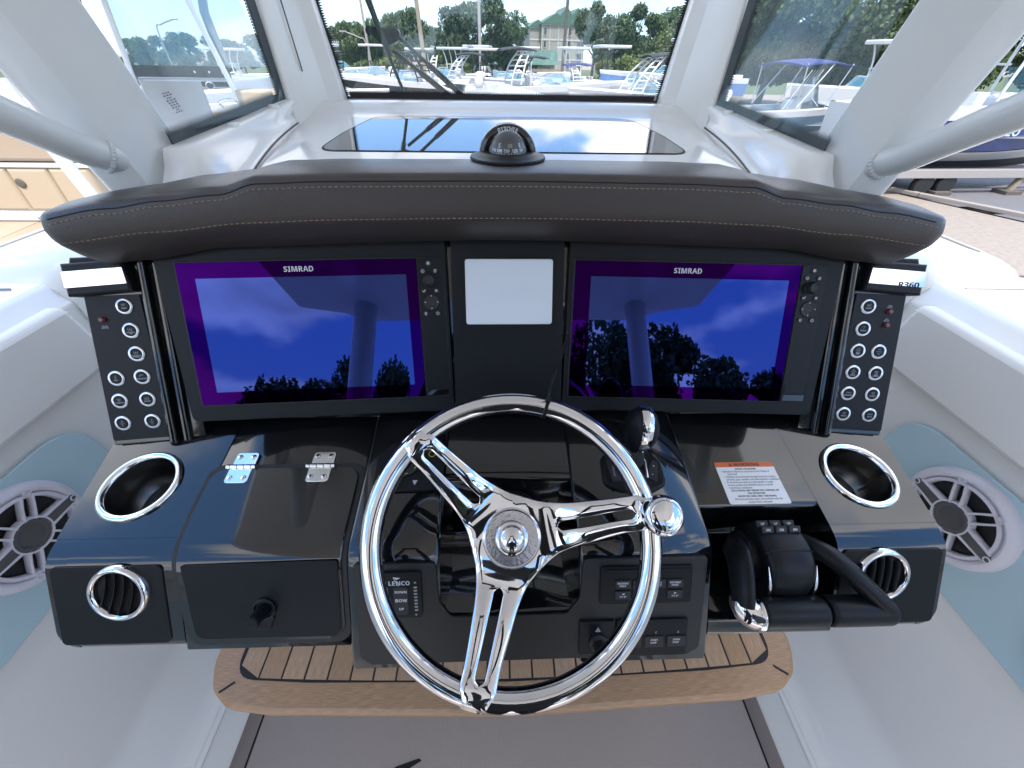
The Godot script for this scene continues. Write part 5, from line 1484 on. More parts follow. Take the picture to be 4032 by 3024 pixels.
func boat(label: String, kind: String, at: Vector3, yaw: float, L: float, side: Material, trim: Material, o := {}) -> Node3D:
	var t := thing(kind, label, "boat", Transform3D(Basis(Vector3.UP, deg_to_rad(yaw)), Vector3(at.x, GY + o.get("up", .98), at.z)), "boats parked in the yard")
	var B := L * .34 if L < 7.6 else 2.75
	var H: float = o.get("H", 1.18)
	hull(t, L, B, H, side, trim)
	# centre the boat on its spot
	for c in t.get_children(): c.position.x -= L * .5
	var n := t.get_child_count()
	var y := H * .93
	if kind == "bowrider_boat":
		windscreen(t, L * .40, L * .66, B * .40, y + .02, .48, o.get("frame", M.alu))
		for s: int in [-1, 1]:
			var g := G.new(); g.box(Vector3(L * .38, y - .22, s * B * .20), Vector3(.5, .62, .5), .08); g.box(Vector3(L * .34, y + .12, s * B * .20), Vector3(.14, .5, .48), .05); part(t, "seat", g, M.seat_grey)
		var g2 := G.new(); g2.box(Vector3(L * .10, y - .14, 0), Vector3(L * .12, .42, B * .80), .1); part(t, "stern_lounge", g2, M.paint_white)
	if o.has("tower"): tower(t, L * o.get("tx", .30), B * .46, y, o.get("th", 1.25), o.get("lean", .5), o.tower, o.get("canvas", null))
	elif o.has("canvas"):
		canvas(t, L * .40, 2.2, B * .45, y + 1.25, o.canvas)
		for s: int in [-1, 1]:
			for e in [[.28, .26], [.28, .42], [.46, .54]]:
				var g := G.new(); g.bar(Vector3(L * e[0], y, s * B * .45), Vector3(L * e[1], y + 1.22, s * B * .43), .018, 6); part(t, "canopy_bow", g, M.alu)
	if o.has("top"): t_top(t, L * .44, y + .05, o.get("toph", 1.55), o.top, o.get("leg", M.paint_white))
	if o.has("canvas") and kind == "console_boat":
		var g := G.new(); g.prism(rounded([Vector2(-.35, -.9), Vector2(.65, -.9), Vector2(.60, -.1), Vector2(.15, .15), Vector2(-.30, .05)], .08), -.45, .45, Transform3D(Basis(), Vector3(L * .44, y + .12, 0)), .06); part(t, "console", g, M.paint_white)
		g = G.new(); g.loft([PackedVector3Array([Vector3(L * .44 + .1, y + .05, -.5), Vector3(L * .44 + .7, y + .0, -.3), Vector3(L * .44 + .7, y + .0, .3), Vector3(L * .44 + .1, y + .05, .5)]), PackedVector3Array([Vector3(L * .44 - .2, y + .85, -.42), Vector3(L * .44 + .25, y + .85, -.25), Vector3(L * .44 + .25, y + .85, .25), Vector3(L * .44 - .2, y + .85, .42)])]); part(t, "windshield_glass", g, M.pane_far)
		for k in 5:
			g = G.new(); g.bar(Vector3(L * .22 + .5 * k, y - .05, .9 - .35 * k), Vector3(L * .22 + .5 * k + .55, y + 1.05, 1.0 - .35 * k), .014, 6); part(t, "fishing_rod", g, M.paint_white)
	if o.has("motor"):
		if o.get("twin", 0):
			outboard(t, -.05, -.38, y - .05, o.motor); outboard(t, -.05, .38, y - .05, o.motor)
		else: outboard(t, -.05, 0, y - .05, o.motor)
	for i in range(n, t.get_child_count()): t.get_child(i).position.x -= L * .5
	trailer(t, L, H)
	for i in range(t.get_child_count() - 1, -1, -1):
		var c := t.get_child(i)
		if str(c.name).begins_with("trailer") or str(c.name).begins_with("mudguard"): c.position.x -= L * .5; c.position.y = .05
	return t
func build_yard() -> void:
	var g := G.new(); g.q(Vector3(-900, GY, -1200), Vector3(900, GY, -1200), Vector3(900, GY, 400), Vector3(-900, GY, 400)); setting("ground", g, M.asphalt)
	g = G.new(); g.q(Vector3(-250, GY + .004, -230), Vector3(250, GY + .004, -230), Vector3(250, GY + .004, -66), Vector3(-250, GY + .004, -66)); setting("lawn", g, M.grass)
	# gravel bed and kerb on the right
	g = G.new(); g.q(Vector3(12.8, GY + .03, -15.2), Vector3(15.3, GY + .03, -10.6), Vector3(16.6, GY + .03, -6), Vector3(60, GY + .03, -6)); g.q(Vector3(12.8, GY + .03, -15.2), Vector3(60, GY + .03, -6), Vector3(60, GY + .03, -38), Vector3(12.0, GY + .03, -17.5)); setting("gravel_bed", g, M.gravel)
	var kb := thing("kerb", "low concrete kerb between the tan pavement and the gravel", "kerb")
	var kp := [Vector3(11.9, GY, -17.6), Vector3(12.75, GY, -15.3), Vector3(13.8, GY, -13.3), Vector3(15.25, GY, -10.7), Vector3(16.7, GY, -5.5)]
	for i in 4:
		var a: Vector3 = kp[i]; var b: Vector3 = kp[i + 1]; var d := (b - a).normalized()
		g = G.new(); g.box((a + b) / 2 + Vector3(0, .06, 0), Vector3((b - a).length() - .02, .16, .18), .02, Basis(d, Vector3.UP, d.cross(Vector3.UP))); part(kb, "kerb_stone", g, M.kerb)
	g = G.new()
	for e in [[Vector3(6.2, 0, -7.6), Vector3(11.2, 0, -7.2), Vector3(16, 0, -6.0)], [Vector3(5.6, 0, -5.4), Vector3(9, 0, -5.1), Vector3(13, 0, -4.1)]]:
		var pts := []
		for i in 15:
			var p: Vector3 = e[0].lerp(e[1], i / 7.0) if i < 8 else e[1].lerp(e[2], (i - 7) / 7.0)
			pts.append(p + Vector3(0, GY + .002, sin(i * 2.1) * .05))
		g.tube(pts, .025, 4, false, 1.0)
	setting("pavement_cracks", g, M.wood_dark)
	# ---- boats ahead, through the centre pane
	boat("white bowrider with a long black hull side, bow to the left behind the wiper", "bowrider_boat", Vector3(-5.6, 0, -32), 180, 8.2, M.paint_black, M.paint_white, {"tower": M.paint_black, "tx": .36, "th": 1.35, "lean": .75, "canvas": M.canvas_black, "motor": M.paint_white, "H": 1.75, "up": .55})
	boat("silver grey bowrider with a white ladder tower under a black canopy", "bowrider_boat", Vector3(3.1, 0, -28.5), 8, 8.6, M.paint_grey, M.paint_white, {"tower": M.paint_white, "tx": .20, "th": 1.45, "lean": .75, "canvas": M.canvas_black, "frame": M.alu, "H": 1.75, "up": .60})
	boat("white bowrider with leaning white tower and black canopy, near the right window edge", "bowrider_boat", Vector3(7.6, 0, -24.5), 180, 7.4, M.paint_white, M.paint_grey, {"tower": M.paint_white, "tx": .58, "th": 1.40, "lean": -.9, "canvas": M.canvas_black, "frame": M.alu, "H": 1.6, "up": .6})
	boat("black wake boat with ladder tower at the far left of the centre pane", "bowrider_boat", Vector3(-11.2, 0, -39), -8, 7.6, M.paint_black, M.paint_white, {"tower": M.paint_black, "tx": .22, "th": 1.45, "lean": .8, "canvas": M.canvas_black})
	boat("plain white skiff bow poking in at the lower left of the centre pane", "skiff_boat", Vector3(-8.6, 0, -24.5), -10, 6.0, M.paint_white, M.paint_white, {"H": 1.08, "motor": M.paint_black})
	boat("white centre console boat with dark t-top legs, left of the wiper", "console_boat", Vector3(-11.6, 0, -50), 12, 8.6, M.paint_white, M.paint_white, {"top": M.paint_white, "leg": M.paint_black, "toph": 1.95, "motor": M.paint_white, "twin": 1})
	boat("white centre console boat with a white t-top, seen between the wiper arms", "console_boat", Vector3(-8.0, 0, -49), 172, 7.6, M.paint_black, M.paint_white, {"top": M.paint_white, "toph": 1.72, "motor": M.paint_white})
	boat("white t-top boat standing right of the wooden utility pole", "console_boat", Vector3(-4.5, 0, -45), 165, 8.0, M.paint_black, M.paint_white, {"top": M.paint_white, "toph": 1.75, "motor": M.paint_white})
	boat("white t-top boat with black underside framing, before the low green roof", "console_boat", Vector3(-2.4, 0, -47), 170, 8.0, M.paint_white, M.paint_white, {"top": M.paint_white, "leg": M.paint_black, "toph": 1.95, "motor": M.paint_white, "twin": 1})
	boat("white arch bowrider behind the black hulled boat, under a black canopy", "bowrider_boat", Vector3(-3.8, 0, -37), 176, 7.6, M.paint_black, M.paint_white, {"tower": M.paint_white, "tx": .4, "th": 1.35, "lean": -.8, "canvas": M.canvas_black, "H": 1.25})
	boat("white boat with a slim black tower before the grassy patch", "bowrider_boat", Vector3(.4, 0, -38), 186, 7.0, M.paint_white, M.paint_black, {"tower": M.paint_black, "tx": .30, "th": 1.3, "lean": -.7, "canvas": M.canvas_black})
	var K := boat("white boat stern with a large white outboard in the middle of the yard", "console_boat", Vector3(-2.3, 0, -27), 112, 6.6, M.paint_white, M.paint_white, {"motor": M.paint_white, "H": 1.25})
	boat("white fishing boat carrying radar and antenna gear on its tall top", "console_boat", Vector3(3.6, 0, -52), 8, 9.4, M.paint_white, M.paint_white, {"top": M.paint_white, "toph": 1.85, "motor": M.paint_white, "H": 1.35})
	boat("white centre console boat with white t-top pipework and black round speakers", "console_boat", Vector3(5.7, 0, -42), 190, 7.8, M.paint_white, M.paint_white, {"top": M.paint_white, "toph": 1.85, "motor": M.paint_white})
	boat("white centre console boat with dark t-top pipework beside the trees", "console_boat", Vector3(7.9, 0, -37.5), 186, 7.8, M.paint_white, M.paint_white, {"top": M.paint_white, "leg": M.paint_black, "toph": 1.90, "motor": M.paint_black})
	boat("small white boat under a navy blue canopy with white tower legs", "bowrider_boat", Vector3(5.5, 0, -35), 182, 6.8, M.paint_white, M.paint_white, {"tower": M.paint_white, "tx": .46, "th": .95, "lean": .5, "canvas": M.canvas_navy})
	boat("blue hulled cruiser with a big raked windshield at the right of the centre pane", "bowrider_boat", Vector3(12.6, 0, -35), 172, 9.6, M.paint_blue, M.paint_white, {"H": 1.75, "frame": M.paint_white, "top": M.paint_white, "toph": 1.75})
	boat("black hulled bowrider half hidden behind the second wiper arm", "bowrider_boat", Vector3(-8.6, 0, -36), 184, 7.4, M.paint_black, M.paint_white, {"tower": M.paint_black, "tx": .3, "th": 1.3, "lean": -.7, "H": 1.4})
	boat("white open bowrider with low windshield beneath the grassy patch", "bowrider_boat", Vector3(1.2, 0, -33.5), 192, 6.8, M.paint_white, M.paint_grey, {"H": 1.35, "motor": M.paint_white})
	boat("white cuddy boat at the far left behind the ladder tower", "bowrider_boat", Vector3(-14.6, 0, -46), 10, 7.6, M.paint_white, M.paint_white, {"H": 1.6, "canvas": M.canvas_black})
	boat("white t-top boat at the far left edge of the centre pane", "console_boat", Vector3(-15.2, 0, -43), 175, 7.4, M.paint_white, M.paint_white, {"top": M.paint_white, "toph": 1.8})
	boat("navy hulled t-top boat just behind the big white outboard", "console_boat", Vector3(-.6, 0, -43), 20, 7.2, M.paint_navy, M.paint_white, {"top": M.paint_white, "toph": 1.7, "leg": M.paint_black, "motor": M.paint_white})
	boat("grey bowrider with black tyre-like motor between two t-top boats", "bowrider_boat", Vector3(9.0, 0, -31.5), 178, 6.4, M.paint_grey, M.paint_white, {"H": 1.3, "motor": M.paint_black})
	boat("white boat with dark canopy near the right end of the centre pane", "bowrider_boat", Vector3(13.4, 0, -44), 186, 7.2, M.paint_white, M.paint_white, {"canvas": M.canvas_black, "H": 1.5})
	boat("black bowrider stern with white outboard right of the wooden pole", "bowrider_boat", Vector3(-4.6, 0, -40.5), 8, 7.0, M.paint_black, M.paint_white, {"H": 1.35, "motor": M.paint_white, "tower": M.paint_white, "th": 1.2, "tx": .35})
	# ---- boats to the right
	boat("slate blue and white centre console boat under a navy bimini, in the right pane", "console_boat", Vector3(11.6, 0, -17.6), 14, 6.9, M.paint_slate, M.paint_white, {"canvas": M.canvas_navy, "H": 1.22, "motor": M.paint_white})
	boat("white motor boat with slanted hardtop arches behind the slate blue boat", "bowrider_boat", Vector3(19.5, 0, -25), 190, 9.2, M.paint_white, M.paint_white, {"H": 1.5, "top": M.paint_white, "toph": 1.7, "twin": 1, "motor": M.paint_white})
	var N := boat("large navy blue hull lettered ROBALO standing on a trailer over gravel", "console_boat", Vector3(16.4, 0, -14.7), 3, 10.4, M.paint_navy, M.paint_white, {"H": 2.05, "up": .62, "top": M.paint_white, "toph": 1.8})
	for c in N.get_children():
		if str(c.name) == "bottom": c.material_override = M.paint_black
	var nc := N.get_child_count()
	band(N, "boot_stripe", 10.45, 2.80, 2.06, .20, .41, M.paint_white)
	N.get_child(nc).position = Vector3(-5.2, -.004, 0)
	letters(N, "ROBALO", .24, Transform3D(Basis(Vector3.RIGHT, -.12), Vector3(-1.55, 1.22, 1.38)), M.chrome, .03, true, 1.1)
	for k in 4:
		g = G.new(); g.box(Vector3(-4.3 + 2.6 * k, -.30, 1.0), Vector3(.16, .76, .16), .01, Basis(Vector3.BACK, -.32)); part(N, "stand_leg", g, M.wood_pole)
		g = G.new(); g.box(Vector3(-4.4 + 2.6 * k, -.56, 1.0), Vector3(.6, .16, .5), .01); part(N, "stand_foot", g, M.wood_dark)
	g = G.new(); g.box(Vector3(0, .03, 1.05), Vector3(10.2, .24, .18), .01); part(N, "bunk_beam", g, M.galv)
	# ---- the boat alongside on the left
	var O := thing("neighbour_boat", "white boat alongside with tan upholstered seats and a glass helm enclosure", "boat", Transform3D(Basis(), Vector3(-3.4, 0, -4.0)), "boats parked in the yard")
	g = G.new(); var rows := []
	for e in [[4.5, 1.25], [1.5, 1.28], [-1.0, 1.2], [-2.6, .95], [-4.2, .1]]:
		rows.append(PackedVector3Array([Vector3(e[1] - .1, -1.0, e[0]), Vector3(e[1] + .02, .30, e[0]), Vector3(e[1], .38, e[0]), Vector3(e[1] - .18, .39, e[0]), Vector3(e[1] - .20, .05, e[0]), Vector3(-e[1] + .20, .05, e[0]), Vector3(-e[1] + .18, .39, e[0]), Vector3(-e[1], .38, e[0]), Vector3(-e[1] + .1, -1.0, e[0])]))
	g.loft(rows, false, false); part(O, "hull", g, M.paint_white)
	for k in 6:
		g = G.new(); g.box(Vector3(-.86 + .27 * k, .765, .96), Vector3(.268, .275, .13), .022, Basis(Vector3.RIGHT, -.06) * Basis(Vector3.BACK, .0)); part(O, "back_cushion", g, M.tan)
	for k in 3:
		g = G.new(); g.box(Vector3(-.72 + .56 * k, .50, 1.38), Vector3(.555, .12, .72), .03, Basis(Vector3.RIGHT, .05)); part(O, "seat_cushion", g, M.tan)
	g = G.new(); g.box(Vector3(-.15, .600, 1.05), Vector3(1.9, .040, .05), .006); part(O, "seat_rail", g, M.paint_white)
	for k in 4:
		g = G.new(); g.ball(Vector3(-.7 + .28 * k, .602, 1.077), Vector3(.008, .008, .004), 8); part(O, "rail_screw", g, M.galv)
	g = G.new(); g.box(Vector3(-.15, .915, .95), Vector3(1.9, .018, .14), .004); part(O, "coaming_strip", g, M.paint_white)
	g = G.new(); g.box(Vector3(-.30, 1.06, .90), Vector3(1.7, .27, .10), .02, Basis(Vector3.RIGHT, -.12)); part(O, "upper_backrest", g, M.tan_dark)
	g = G.new(); g.ball(Vector3(.135, .812, 1.028), Vector3(.030, .030, .006), 14); part(O, "cup_recess", g, M.wood_dark)
	g = G.new(); g.box(Vector3(1.475, 1.02, 2.0), Vector3(.055, .80, .03), .005, Basis(Vector3.BACK, .17)); part(O, "boarding_post", g, M.paint_white)
	# its console with glass enclosure, emblem and grab rail, ahead of the seats
	g = G.new(); g.prism(rounded([Vector2(-.62, .1), Vector2(.50, .1), Vector2(.46, 1.30), Vector2(-.58, 1.30)], [.03, .03, .03, .03]), -2.6, -1.5, Transform3D(), .03); part(O, "console", g, M.paint_white)
	g = G.new(); g.q(Vector3(-.57, 1.39, -1.50), Vector3(.45, 1.39, -1.50), Vector3(.27, 2.3, -1.55), Vector3(-.47, 2.3, -1.55)); g.q(Vector3(.45, 1.39, -1.50), Vector3(.45, 1.39, -2.5), Vector3(.27, 2.3, -2.5), Vector3(.27, 2.3, -1.55)); part(O, "windshield_glass", g, M.pane_far)
	g = G.new(); g.box(Vector3(-.06, 1.352, -1.492), Vector3(1.03, .10, .03), .004); part(O, "black_band", g, M.rubber)
	for x in [.095, .25, .39]:
		g = G.new(); g.ball(Vector3(x, 1.352, -1.474), Vector3(.012, .012, .006), 10); part(O, "band_screw", g, M.chrome)
	g = G.new(); g.tube([Vector3(.53, .6, -1.46), Vector3(.475, 1.10, -1.46), Vector3(.30, 1.95, -1.48), Vector3(.24, 2.3, -1.5)], .028, 10); part(O, "frame_post", g, M.powder)
	g = G.new(); g.tube([Vector3(-.64, .6, -1.46), Vector3(-.58, 1.3, -1.46), Vector3(-.47, 2.3, -1.5)], .028, 10); part(O, "frame_post", g, M.powder)
	g = G.new(); g.tube([Vector3(.24, 2.2, -2.0), Vector3(.20, 1.85, -1.9), Vector3(.30, 1.42, -1.75)], .045, 8); part(O, "inner_brace", g, M.galv)
	g = G.new(); g.prism(rrect(-.8, .2, .6, 2.6, .2), 0, .08, Transform3D(Basis(Vector3.RIGHT, -PI / 2), Vector3(0, 2.32, 0)), .03); part(O, "hard_top", g, M.paint_white)
	g = G.new(); g.lathe([Vector2(.050, 0), Vector2(.047, .010), Vector2(.040, .012), Vector2(0, .010)], 28, Transform3D(UPZ, Vector3(.193, 1.235, -1.50)), .75); part(O, "emblem", g, M.chrome)
	g = G.new(); g.lathe([Vector2(.038, .011), Vector2(.036, .014), Vector2(0, .014)], 24, Transform3D(UPZ, Vector3(.193, 1.235, -1.50)), .75); part(O, "emblem_face", g, M.ink)
	g = G.new(); g.tube(crom([Vector3(.24, 1.04, -1.50), Vector3(.25, 1.09, -1.45), Vector3(.40, 1.115, -1.44), Vector3(.45, 1.06, -1.50)], 5), .012, 10); part(O, "grab_rail", g, M.chrome)
	g = G.new(); g.box(Vector3(.78, 1.125, -1.60), Vector3(.62, .15, .36), .02); part(O, "bow_cushion", g, M.tan)
	g = G.new(); g.box(Vector3(.80, .70, -1.75), Vector3(.66, .68, .5), .02); part(O, "cushion_base", g, M.paint_white)
	# ---- boats and vehicles far to the left
	boat("white skiff deck with low rails beyond the neighbour boat's console", "skiff_boat", Vector3(-8.4, 0, -16.2), 4, 7.4, M.tan, M.paint_white, {"H": 1.25})
	boat("dark hulled pontoon style boat parked before the white car", "console_boat", Vector3(-20.5, 0, -40), 6, 8.4, M.paint_black, M.paint_grey, {"top": M.paint_white, "toph": 1.4})
	boat("purple topped boat with bent canopy pipes at the far left", "console_boat", Vector3(-11.5, 0, -15), 30, 7.4, M.paint_white, M.paint_white, {"top": M.paint_purple, "leg": M.paint_purple, "toph": 2.35, "H": 1.4})
	vehicle("car", "white car parked beyond the boats on the left", Vector3(-18.8, GY, -41), 24, M.paint_white, false)
	vehicle("pickup_truck", "white pickup truck half hidden behind the neighbour boat's glass", Vector3(-27.5, GY, -45), 30, M.paint_white, true)
	vehicle("van", "pale blue parked van beside the white pickup truck", Vector3(-33, GY, -46), 20, M.paint_grey, true)
	vehicle("pickup_truck", "dark pickup truck parked by the grass behind the silver bowrider", Vector3(5.2, GY, -62), 170, M.paint_black, true)
	# ---- buildings
	hotel(); low_house()
	# ---- poles and wires
	var poles := [["utility_pole", "pale wooden utility pole standing between the t-top boats", Vector3(-6.0, GY, -42), 14.0, .15, M.wood_pole, .04], ["utility_pole", "slim grey utility pole in front of the big dark tree", Vector3(-1.9, GY, -55), 16.0, .14, M.galv, .0], ["utility_pole", "dark utility pole before the cream hotel", Vector3(7.5, GY, -58), 17.0, .15, M.wood_dark, -.01], ["utility_pole", "distant pole with crossarm left of the wiper", Vector3(-16.6, GY, -66), 12.0, .14, M.galv, .0]]
	for p in poles:
		var t := thing(p[0], p[1], "utility pole", Transform3D(Basis(Vector3.BACK, p[6]), p[2]), "utility poles along the road")
		g = G.new(); g.lathe([Vector2(p[4] * 1.25, 0), Vector2(p[4] * .85, p[3]), Vector2(0, p[3])], 12); part(t, "post", g, p[5])
		g = G.new(); g.box(Vector3(0, p[3] - .6, 0), Vector3(2.4, .12, .12), .01); part(t, "crossarm", g, M.wood_dark)
		for k in 3:
			g = G.new(); g.lathe([Vector2(.05, 0), Vector2(.06, .06), Vector2(.03, .14), Vector2(0, .15)], 8, Transform3D(Basis(), Vector3(-1.0 + k, p[3] - .54, 0))); part(t, "insulator", g, M.stucco_trim)
	for w in [[Vector3(-60, 8.5, -70), Vector3(-16.6, 9.9, -66), 0], [Vector3(-16.6, 9.9, -66), Vector3(-1.9, 11.0, -55), 1], [Vector3(-16.6, 8.6, -66), Vector3(-1.9, 9.6, -55), 2], [Vector3(-1.9, 11.0, -55), Vector3(7.5, 11.2, -58), 3], [Vector3(-1.9, 9.4, -55), Vector3(7.5, 9.6, -58), 4], [Vector3(7.5, 11.2, -58), Vector3(45, 12.0, -62), 5], [Vector3(-6.4, 9.0, -42), Vector3(-1.9, 8.6, -55), 6], [Vector3(-16.6, 7.2, -66), Vector3(-6.2, 7.0, -42), 7]]:
		g = G.new(); var pts := []
		for i in 17:
			var u := i / 16.0
			pts.append(w[0].lerp(w[1], u) - Vector3(0, 1.1 * 4 * u * (1 - u), 0))
		g.tube(pts, .018, 4)
		whole("power_line", ["wire running in from the left to the distant crossarm pole", "topmost wire between the distant pole and the slim grey pole", "second wire below the topmost, left of the slim grey pole", "upper wire from the slim grey pole to the dark pole", "lower wire from the slim grey pole to the dark pole", "wire from the dark pole off to the right", "short wire from the wooden pole back to the grey pole", "low wire from the distant pole to the wooden pole"][w[2]], "wire", g, M.rubber, Transform3D(), "power lines over the yard")
	var sl := thing("street_lamp", "grey street lamp with a curved arm left of the wiper", "street lamp", Transform3D(Basis(), Vector3(-15.3, GY, -60)))
	g = G.new(); g.tube(crom([Vector3(0, 0, 0), Vector3(0, 4.4, 0), Vector3(-.6, 5.0, 0), Vector3(-2.2, 5.5, 0)], 6), .06, 8); part(sl, "mast", g, M.galv)
	g = G.new(); g.box(Vector3(-2.4, 5.5, 0), Vector3(.7, .12, .25), .04); part(sl, "lamp_head", g, M.galv)
	sl = thing("street_lamp", "grey street lamp among the trees in the left pane", "street lamp", Transform3D(Basis(), Vector3(-46, GY, -72)))
	g = G.new(); g.tube(crom([Vector3(0, 0, 0), Vector3(0, 5.6, 0), Vector3(.8, 6.3, 0), Vector3(2.6, 6.8, 0)], 6), .09, 8); part(sl, "mast", g, M.galv)
	g = G.new(); g.box(Vector3(2.8, 6.8, 0), Vector3(.8, .14, .3), .04); part(sl, "lamp_head", g, M.galv)
	trees()
func vehicle(kind: String, label: String, at: Vector3, yaw: float, m: Material, tall: bool) -> void:
	var t := thing(kind, label, kind.replace("_", " "), Transform3D(Basis(Vector3.UP, deg_to_rad(yaw)), at))
	var g := G.new()
	g.prism(rounded([Vector2(-2.2, .35), Vector2(2.2, .35), Vector2(2.25, .85), Vector2(1.2, 1.02), Vector2(-2.2, 1.0)], [.1, .1, .2, .2, .15]), -.88, .88, Transform3D(), .1); part(t, "body", g, m)
	var cab := [Vector2(-.95, 1.0), Vector2(1.25, 1.0), Vector2(.55, 1.55), Vector2(-.75, 1.6)] if not tall else [Vector2(-.9, 1.0), Vector2(1.15, 1.0), Vector2(.6, 1.78), Vector2(-.85, 1.82)]
	if kind == "van": cab = [Vector2(-2.1, 1.0), Vector2(1.6, 1.0), Vector2(.9, 1.95), Vector2(-2.1, 2.0)]
	g = G.new(); g.prism(rounded(cab, .12), -.78, .78, Transform3D(), .08); part(t, "cab", g, m)
	for s: int in [-1, 1]:
		g = G.new(); g.prism(G.inset(PackedVector2Array(cab), .10), s * .785 - .004, s * .785 + .004); part(t, "side_window", g, M.win_dark)
		for x in [-1.4, 1.4]:
			g = G.new(); g.lathe([Vector2(0, -.11), Vector2(.30, -.11), Vector2(.34, -.06), Vector2(.34, .06), Vector2(.30, .11), Vector2(0, .11)], 20, Transform3D(UPZ, Vector3(x, .34, s * .82))); part(t, "wheel", g, M.rubber)
		g = G.new(); g.box(Vector3(2.2, .75, s * .62), Vector3(.08, .14, .34), .02); part(t, "headlight", g, M.print)
	var a: Vector2 = cab[1]; var b: Vector2 = cab[2]; var n := (b - a).orthogonal().normalized() * -.012
	g = G.new(); g.q(Vector3(lerpf(a.x, b.x, .12) - n.x, lerpf(a.y, b.y, .12) - n.y, -.7), Vector3(lerpf(a.x, b.x, .12) - n.x, lerpf(a.y, b.y, .12) - n.y, .7), Vector3(lerpf(a.x, b.x, .88) - n.x, lerpf(a.y, b.y, .88) - n.y, .68), Vector3(lerpf(a.x, b.x, .88) - n.x, lerpf(a.y, b.y, .88) - n.y, -.68)); part(t, "windshield_glass", g, M.win_dark)
func gable(g: G, c: Vector3, w: float, d: float, h: float) -> void:   # ridge along z
	g.prism([Vector2(-w / 2 - .5, 0), Vector2(w / 2 + .5, 0), Vector2(0, h)], -d / 2 - .4, d / 2 + .4, Transform3D(Basis(), c))
func hotel() -> void:
	var t := thing("hotel_building", "cream four storey hotel with green gabled roofs behind the trees", "building", Transform3D(Basis(Vector3.UP, .10), Vector3(16.2, GY, -150)))
	var blocks := [[Vector3(-1.2, 0, 1.5), 7.4, 12.0, 10.8], [Vector3(-5.8, 0, 0), 4.2, 12.0, 10.2], [Vector3(5.2, 0, -.5), 5.6, 12.0, 11.0]]
	for b in blocks:
		var g := G.new(); g.box(b[0] + Vector3(0, b[3] / 2, 0), Vector3(b[1], b[3], b[2]), .0); part(t, "wall", g, M.stucco)
		g = G.new(); g.box(b[0] + Vector3(0, 3.4, b[2] / 2 + .05), Vector3(b[1] + .1, .3, .1)); g.box(b[0] + Vector3(0, 7.6, b[2] / 2 + .05), Vector3(b[1] + .1, .3, .1)); g.box(b[0] + Vector3(0, b[3] - .1, b[2] / 2 + .08), Vector3(b[1] + .5, .35, .3)); part(t, "trim_band", g, M.stucco_trim)
	for e in [[Vector3(-1.2, 10.8, 1.5), 7.4, 12.2, 2.2], [Vector3(-5.8, 10.2, 0.0), 4.2, 12.2, 1.5], [Vector3(5.2, 11.0, -.5), 5.8, 12.4, 3.2], [Vector3(2.2, 11.2, -1.0), 5.0, 12.0, 3.4]]:
		var g := G.new(); gable(g, e[0], e[1], e[2], e[3]); part(t, "roof", g, M.roof_green)
	for e in [[-3.9, 6.05], [-4.35, 6.05], [3.4, 5.55], [6.3, 5.55], [7.3, 5.55]]:
		for f in 4:
			var g := G.new(); g.box(Vector3(e[0], 1.5 + 2.6 * f, e[1] + (1.5 if e[0] > -4.2 and e[0] < 0 else .0) + .02), Vector3(.9 if e[0] > 0 else .55, 1.4, .06)); var w := part(t, "window", g, M.win_dark)
			g = G.new(); g.box(Vector3(e[0], .72 + 2.6 * f, e[1] + (1.5 if e[0] > -4.2 and e[0] < 0 else .0) + .06), Vector3(1.0 if e[0] > 0 else .6, .12, .12)); part(w, "sill", g, M.stucco_trim)
	for x in [-4.75, -2.6, -.2, 2.5]:
		var g := G.new(); g.box(Vector3(x, 5.4, 7.55), Vector3(.16, 10.6, .1)); part(t, "pilaster", g, M.stucco_trim)
func low_house() -> void:
	var t := thing("low_building", "low building with a broad green metal roof beyond the boats", "building", Transform3D(Basis(), Vector3(2.2, GY, -112)))
	var g := G.new(); g.box(Vector3(0, 1.3, 0), Vector3(20, 2.6, 9)); part(t, "wall", g, M.stucco)
	g = G.new(); g.prism([Vector2(-5.6, 2.5), Vector2(5.6, 2.5), Vector2(1.2, 4.9), Vector2(-1.2, 4.9)], -10.8, 10.8, Transform3D(Basis(Vector3(0, 0, 1), Vector3(0, 1, 0), Vector3(-1, 0, 0)), Vector3.ZERO)); part(t, "roof", g, M.roof_green)
	for k in 7:
		g = G.new(); g.box(Vector3(-8.4 + 2.8 * k, 1.6, 4.53), Vector3(1.5, 1.3, .06)); var w := part(t, "window", g, M.win_dark)
		g = G.new(); g.box(Vector3(-8.4 + 2.8 * k, 1.6, 4.57), Vector3(.08, 1.3, .06)); part(w, "mullion", g, M.stucco_trim)
	t = thing("wooden_fence", "grey board fence beside the low green roofed building", "fence", Transform3D(Basis(), Vector3(9, GY, -100)))
	for k in 34:
		g = G.new(); g.box(Vector3(-6 + .36 * k, .95, 0), Vector3(.34, 1.9, .04), .01); part(t, "board", g, M.wood_pole)
